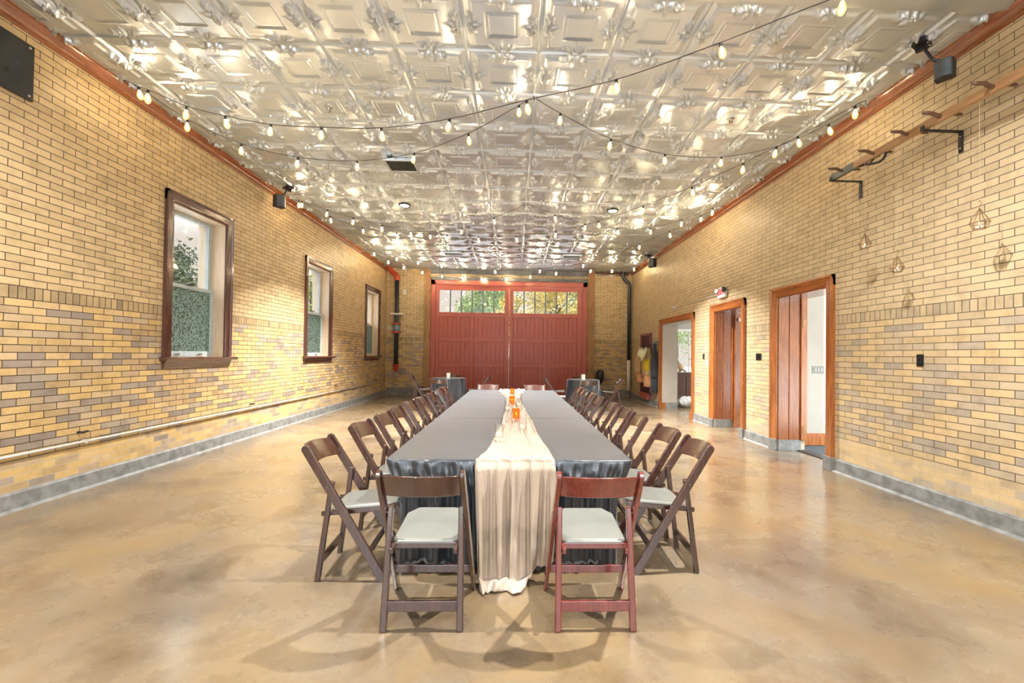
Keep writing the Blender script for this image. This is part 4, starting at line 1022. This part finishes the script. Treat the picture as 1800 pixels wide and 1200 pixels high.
MB().box(-.10, .10, -.10, .08, 0, .32).build('case', M['black_plastic'], r, bevel=.01); MB().tube([(-.03, 0, .32), (-.02, -.02, .40), (.04, -.02, .43)], .012, 6).build('handle', M['black'], r)

# ------------------------------------------------------------------ coats on the rack
rk = empty('coat_rack', (XR, 12.92, 1.83)); tag(rk, 'slate-blue board coat rack beside the farthest doorway', 'coat rack')
MB().box(-.025, 0, -.33, .33, -.06, .07).build('board', M['slate'], rk, bevel=.005)
for y in (-.25, -.05, .15, .28): MB().tube([(-.02, y, -.02), (-.08, y, -.03), (-.10, y, .01)], .008, 6).build('peg', M['black'], rk)
def coat(name, x, y, zt, zb, wy, dx, m, m2, label, sleeves, flash=None):
    r = empty(name, (x, y, 0)); tag(r, label, 'coat', 'coats on the rack')
    n = 40; a = np.linspace(0, 2*PI, n, endpoint=False); rows = []
    for k in range(15):
        t = k/14; z = zt+(zb-zt)*t
        w = wy*(.18+.82*min(1, t*3.2)**.7)*(1+.10*t); d = dx*(.45+.55*min(1, t*2.5))
        f = 1+.10*t*np.sin(a*5+t*2)+.05*np.sin(a*9)
        rows.append(np.stack([d*np.cos(a)*f, w*np.sin(a)*f, np.full(n, z)+.012*np.sin(a*4)*t], 1))
    P = np.array(rows); cut = 10
    grid_obj('body', P[:cut+1], m, r, closed_u=True, thick=.006); grid_obj('lower_panel', P[cut:], m2, r, closed_u=True, thick=.006)
    for s in sleeves:
        MB().tube(catmull([(-.02, s*wy*.75, zt-.16), (-dx*.6, s*wy*1.12, zt-.36), (-dx*.75, s*wy*1.15, zt-.60), (-dx*.55, s*wy*1.0, zt-.82)], 4), [.05]+[.062]*11+[.052], 10).build('sleeve', m, r, smooth=True)
    if flash:
        q = P[4:9].copy(); q[:, :, :2] *= 1.05
        sel = (np.cos(a) < -.15); grid_obj('reflective_panel', q[:, sel], M['yellow'], r, thick=.004)
coat('turnout_coat', 3.985, 13.64, 1.74, .66, .15, .14, M['tan_coat'], M['orange_coat'], 'tan firefighter coat hanging farthest left on the rack, long sleeves showing', (-1, 1))
coat('turnout_coat', 4.045, 13.10, 1.70, .55, .15, .12, M['tan_coat'], M['orange_coat'], 'tan and orange firefighter coat with yellow panel under the cream helmet', (1,), True)
coat('dark_coat', 4.10, 12.72, 1.80, .42, .13, .085, M['navy_cloth'], M['navy_cloth'], 'dark navy coat hanging nearest the farthest doorway', ())
h = empty('fire_helmet', (3.86, 12.98, 1.53)); h.rotation_euler = (0, math.radians(-70), 0); tag(h, 'cream fire helmet hanging in front of the coats', 'helmet')
MB().lathe([(.13, 0), (.135, .05), (.12, .11), (.08, .155), (.02, .17)], n=24, sy=.85).build('crown', M['helmet'], h, smooth=True)
MB().lathe([(.125, .0), (.20, -.012), (.205, -.004), (.13, .014)], n=24, sx=1.15, sy=.9).build('brim', M['helmet'], h, smooth=True); MB().box(-.012, .012, -.004, .004, .05, .18).build('comb', M['helmet'], h)

# cabinet and autumn things in the far side room
hx0, hx1, hy = 4.72, 5.55, 13.0
r = empty('side_cabinet', ((hx0+hx1)/2, hy, 0)); tag(r, 'dark brown cabinet seen through the farthest doorway', 'cabinet'); w = (hx1-hx0)/2
MB().box(-w, w, 0, .45, 0, .96).build('body', M['hutch'], r, bevel=.005); MB().box(-w-.02, w+.02, -.02, .45, .96, .99).build('top', M['hutch'], r, bevel=.005)
MB().box(-w, -w+.10, .02, .45, .99, 1.50).build('raised_end', M['hutch'], r, bevel=.004)
for s in (-1, 1):
    d = MB().box(min(0, s*w)+.02, max(0, s*w)-.02, -.018, 0, .08, .90).build('cabinet_door', M['hutch'], r, bevel=.006); MB().lathe([(.01, 0), (.014, .02)], (s*.05, -.03, .55), 8).build('knob', M['brass'], d)
def pumpkin(x, y, z, rr, m, label, sq=.8):
    q = empty('pumpkin', (x, y, z)); tag(q, label, 'pumpkin', 'pumpkins on the cabinet')
    MB().lathe([(rr*math.sin(PI*k/10)+.002, rr*sq*(1-math.cos(PI*k/10))) for k in range(11)], n=36, lobes=9, amp=.06).build('body', m, q, smooth=True); MB().tube([(0, 0, rr*sq*1.95), (.01, 0, rr*sq*2.3)], .014, 6).build('stem', M['bark'], q)
pumpkin(4.775, 13.22, 1.512, .072, M['pumpkin'], 'small orange pumpkin on the raised end of the cabinet')
pumpkin(5.02, 13.24, 1.002, .155, M['tan_pumpkin'], 'large tan pumpkin standing on the cabinet', .85)
pumpkin(4.90, 13.06, 1.002, .060, M['white'], 'small white pumpkin at the left front of the cabinet')
pumpkin(5.16, 13.10, 1.002, .055, M['white'], 'small white pumpkin at the right front of the cabinet')
r = np.random.RandomState(5); n = 60; a = np.linspace(0, 2*PI, n, endpoint=False); rows = []
for k in range(12):
    t = k/11; rr = .24*math.sin(.25+t*2.6)**.7; rows.append(np.stack([rr*np.cos(a)*(1+.13*np.sin(a*7+t*5)+.06*np.sin(a*13+t*9)), rr*np.sin(a)*(1+.13*np.cos(a*6+t*4)), np.full(n, .012+.30*t)+.02*np.sin(a*9+t*7)*t], 1))
rows.append(np.zeros((n, 3))+[0, 0, .30])
P = np.array(rows); P[0, :, 2] = .004
tag(grid_obj('plastic_bag', P+[5.0, 12.52, 0], M['bag'], closed_u=True, smooth=True), 'crumpled white plastic bag on the floor in front of the dark cabinet', 'bag')

# ------------------------------------------------------------------ trees outside
def tree(x, y, h, cr, m, n, label, seed, trunk=True, z0=None):
    r = empty('tree', (x, y, -.13)); tag(r, label, 'tree', 'trees outside the building'); R = np.random.RandomState(seed)
    if trunk:
        MB().tube([(0, 0, 0), (.05, 0, h*.35), (-.05, .05, h*.7)], [.16, .11, .05], 8).build('trunk', M['bark'], r)
        mb = MB()
        for k in range(9):
            a = R.uniform(0, 6.28); zz = h*R.uniform(.35, .65); mb.tube([(0, 0, zz), (cr*.45*math.cos(a), cr*.45*math.sin(a), zz+h*.12), (cr*.8*math.cos(a), cr*.8*math.sin(a), zz+h*.2)], [.06, .035, .012], 5)
        mb.build('branches', M['bark'], r)
    cl = R.normal(size=(46, 3)); cl /= np.linalg.norm(cl, axis=1)[:, None]; cl *= R.uniform(.35, 1, (46, 1))
    cl = cl*[cr, cr, h*.36]+[0, 0, h*.64 if z0 is None else z0]
    c = cl[R.randint(0, 46, n)]+R.normal(size=(n, 3))*cr*.17
    s = R.uniform(.05, .11, (n, 1)); u = R.normal(size=(n, 3)); u /= np.linalg.norm(u, axis=1)[:, None]; v = np.cross(u, R.normal(size=(n, 3))); v /= np.linalg.norm(v, axis=1)[:, None]
    V = np.stack([c-u*s, c+v*s*.55, c+u*s, c-v*s*.55], 1).reshape(-1, 3); F = np.arange(4*n).reshape(-1, 4)
    me = bpy.data.meshes.new('foliage'); me.from_pydata(V.tolist(), [], F.tolist()); me.materials.append(m); me.update()
    o = bpy.data.objects.new('foliage', me); C.objects.link(o); o.parent = r; o['kind'] = 'stuff'
tree(-5.4, 22, 6.0, 1.3, M['leaf_green'], 5200, 'green tree outside, at left end of the left door lights', 1)
tree(-1.75, 29.5, 7.4, 1.9, M['leaf_green'], 7000, 'green tree outside, behind right end of the left door lights', 2)
tree(-.15, 20.6, 4.9, .75, M['leaf_gold'], 2600, 'gold autumn tree outside, behind the meeting of the two red leaves', 3)
tree(2.0, 24, 7.0, 1.9, M['leaf_gold'], 8000, 'gold autumn tree outside, behind the right door lights', 4)
tree(5.2, 29.5, 8.4, 2.2, M['leaf_green'], 7000, 'green tree outside, behind right end of the right door lights', 5)
tree(-12.2, 16.2, 5.3, 1.3, M['leaf_dark'], 4600, 'dark green tree outside the nearest window', 6)
tree(-12.5, 27.5, 8.5, 2.2, M['leaf_green'], 5000, 'bare-limbed tree outside the middle window', 7)
tree(11.2, 30, 7, 2.2, M['leaf_green'], 3500, 'green tree outside the window of the far side room', 8)

# ------------------------------------------------------------------ light, sky, camera
w = bpy.data.worlds.new('sky'); S.world = w; w.use_nodes = True; nt = w.node_tree; bg = nt.nodes['Background']
tc = N(nt, 'ShaderNodeTexCoord'); sp = N(nt, 'ShaderNodeSeparateXYZ'); link(nt, tc.outputs['Generated'], sp.inputs[0])
link(nt, ramp(nt, sp.outputs[2], [(.0, (.14, .128, .112)), (.20, (.15, .135, .118)), (.36, (.42, .47, .52)), (.65, (.84, .94, 1.0))]), bg.inputs['Color'])
bg.inputs['Strength'].default_value = 12.5

cam = bpy.data.cameras.new('camera'); co = bpy.data.objects.new('camera', cam); C.objects.link(co)
cam.sensor_width = 36; cam.sensor_fit = 'HORIZONTAL'; cam.lens = F_PX/1800*36; cam.clip_end = 300; cam.clip_start = .05
cam.shift_x = -(CX-900)/1800; cam.shift_y = (CY-600)/1800
m3 = Matrix((AR, AU, -AF)).transposed(); co.matrix_world = Matrix.Translation((0, 0, CAMZ)) @ m3.to_4x4()
S.camera = co
S.view_settings.view_transform = 'Standard'; S.view_settings.look = 'None'; S.view_settings.exposure = 0.40; S.view_settings.gamma = 1.0; S.view_settings.use_curve_mapping = False
cy = S.cycles
cy.use_denoising = True; cy.max_bounces = 8; cy.diffuse_bounces = 4; cy.glossy_bounces = 4; cy.transmission_bounces = 6; cy.transparent_max_bounces = 12
cy.caustics_reflective = False; cy.caustics_refractive = False; cy.sample_clamp_indirect = 8; cy.blur_glossy = .5
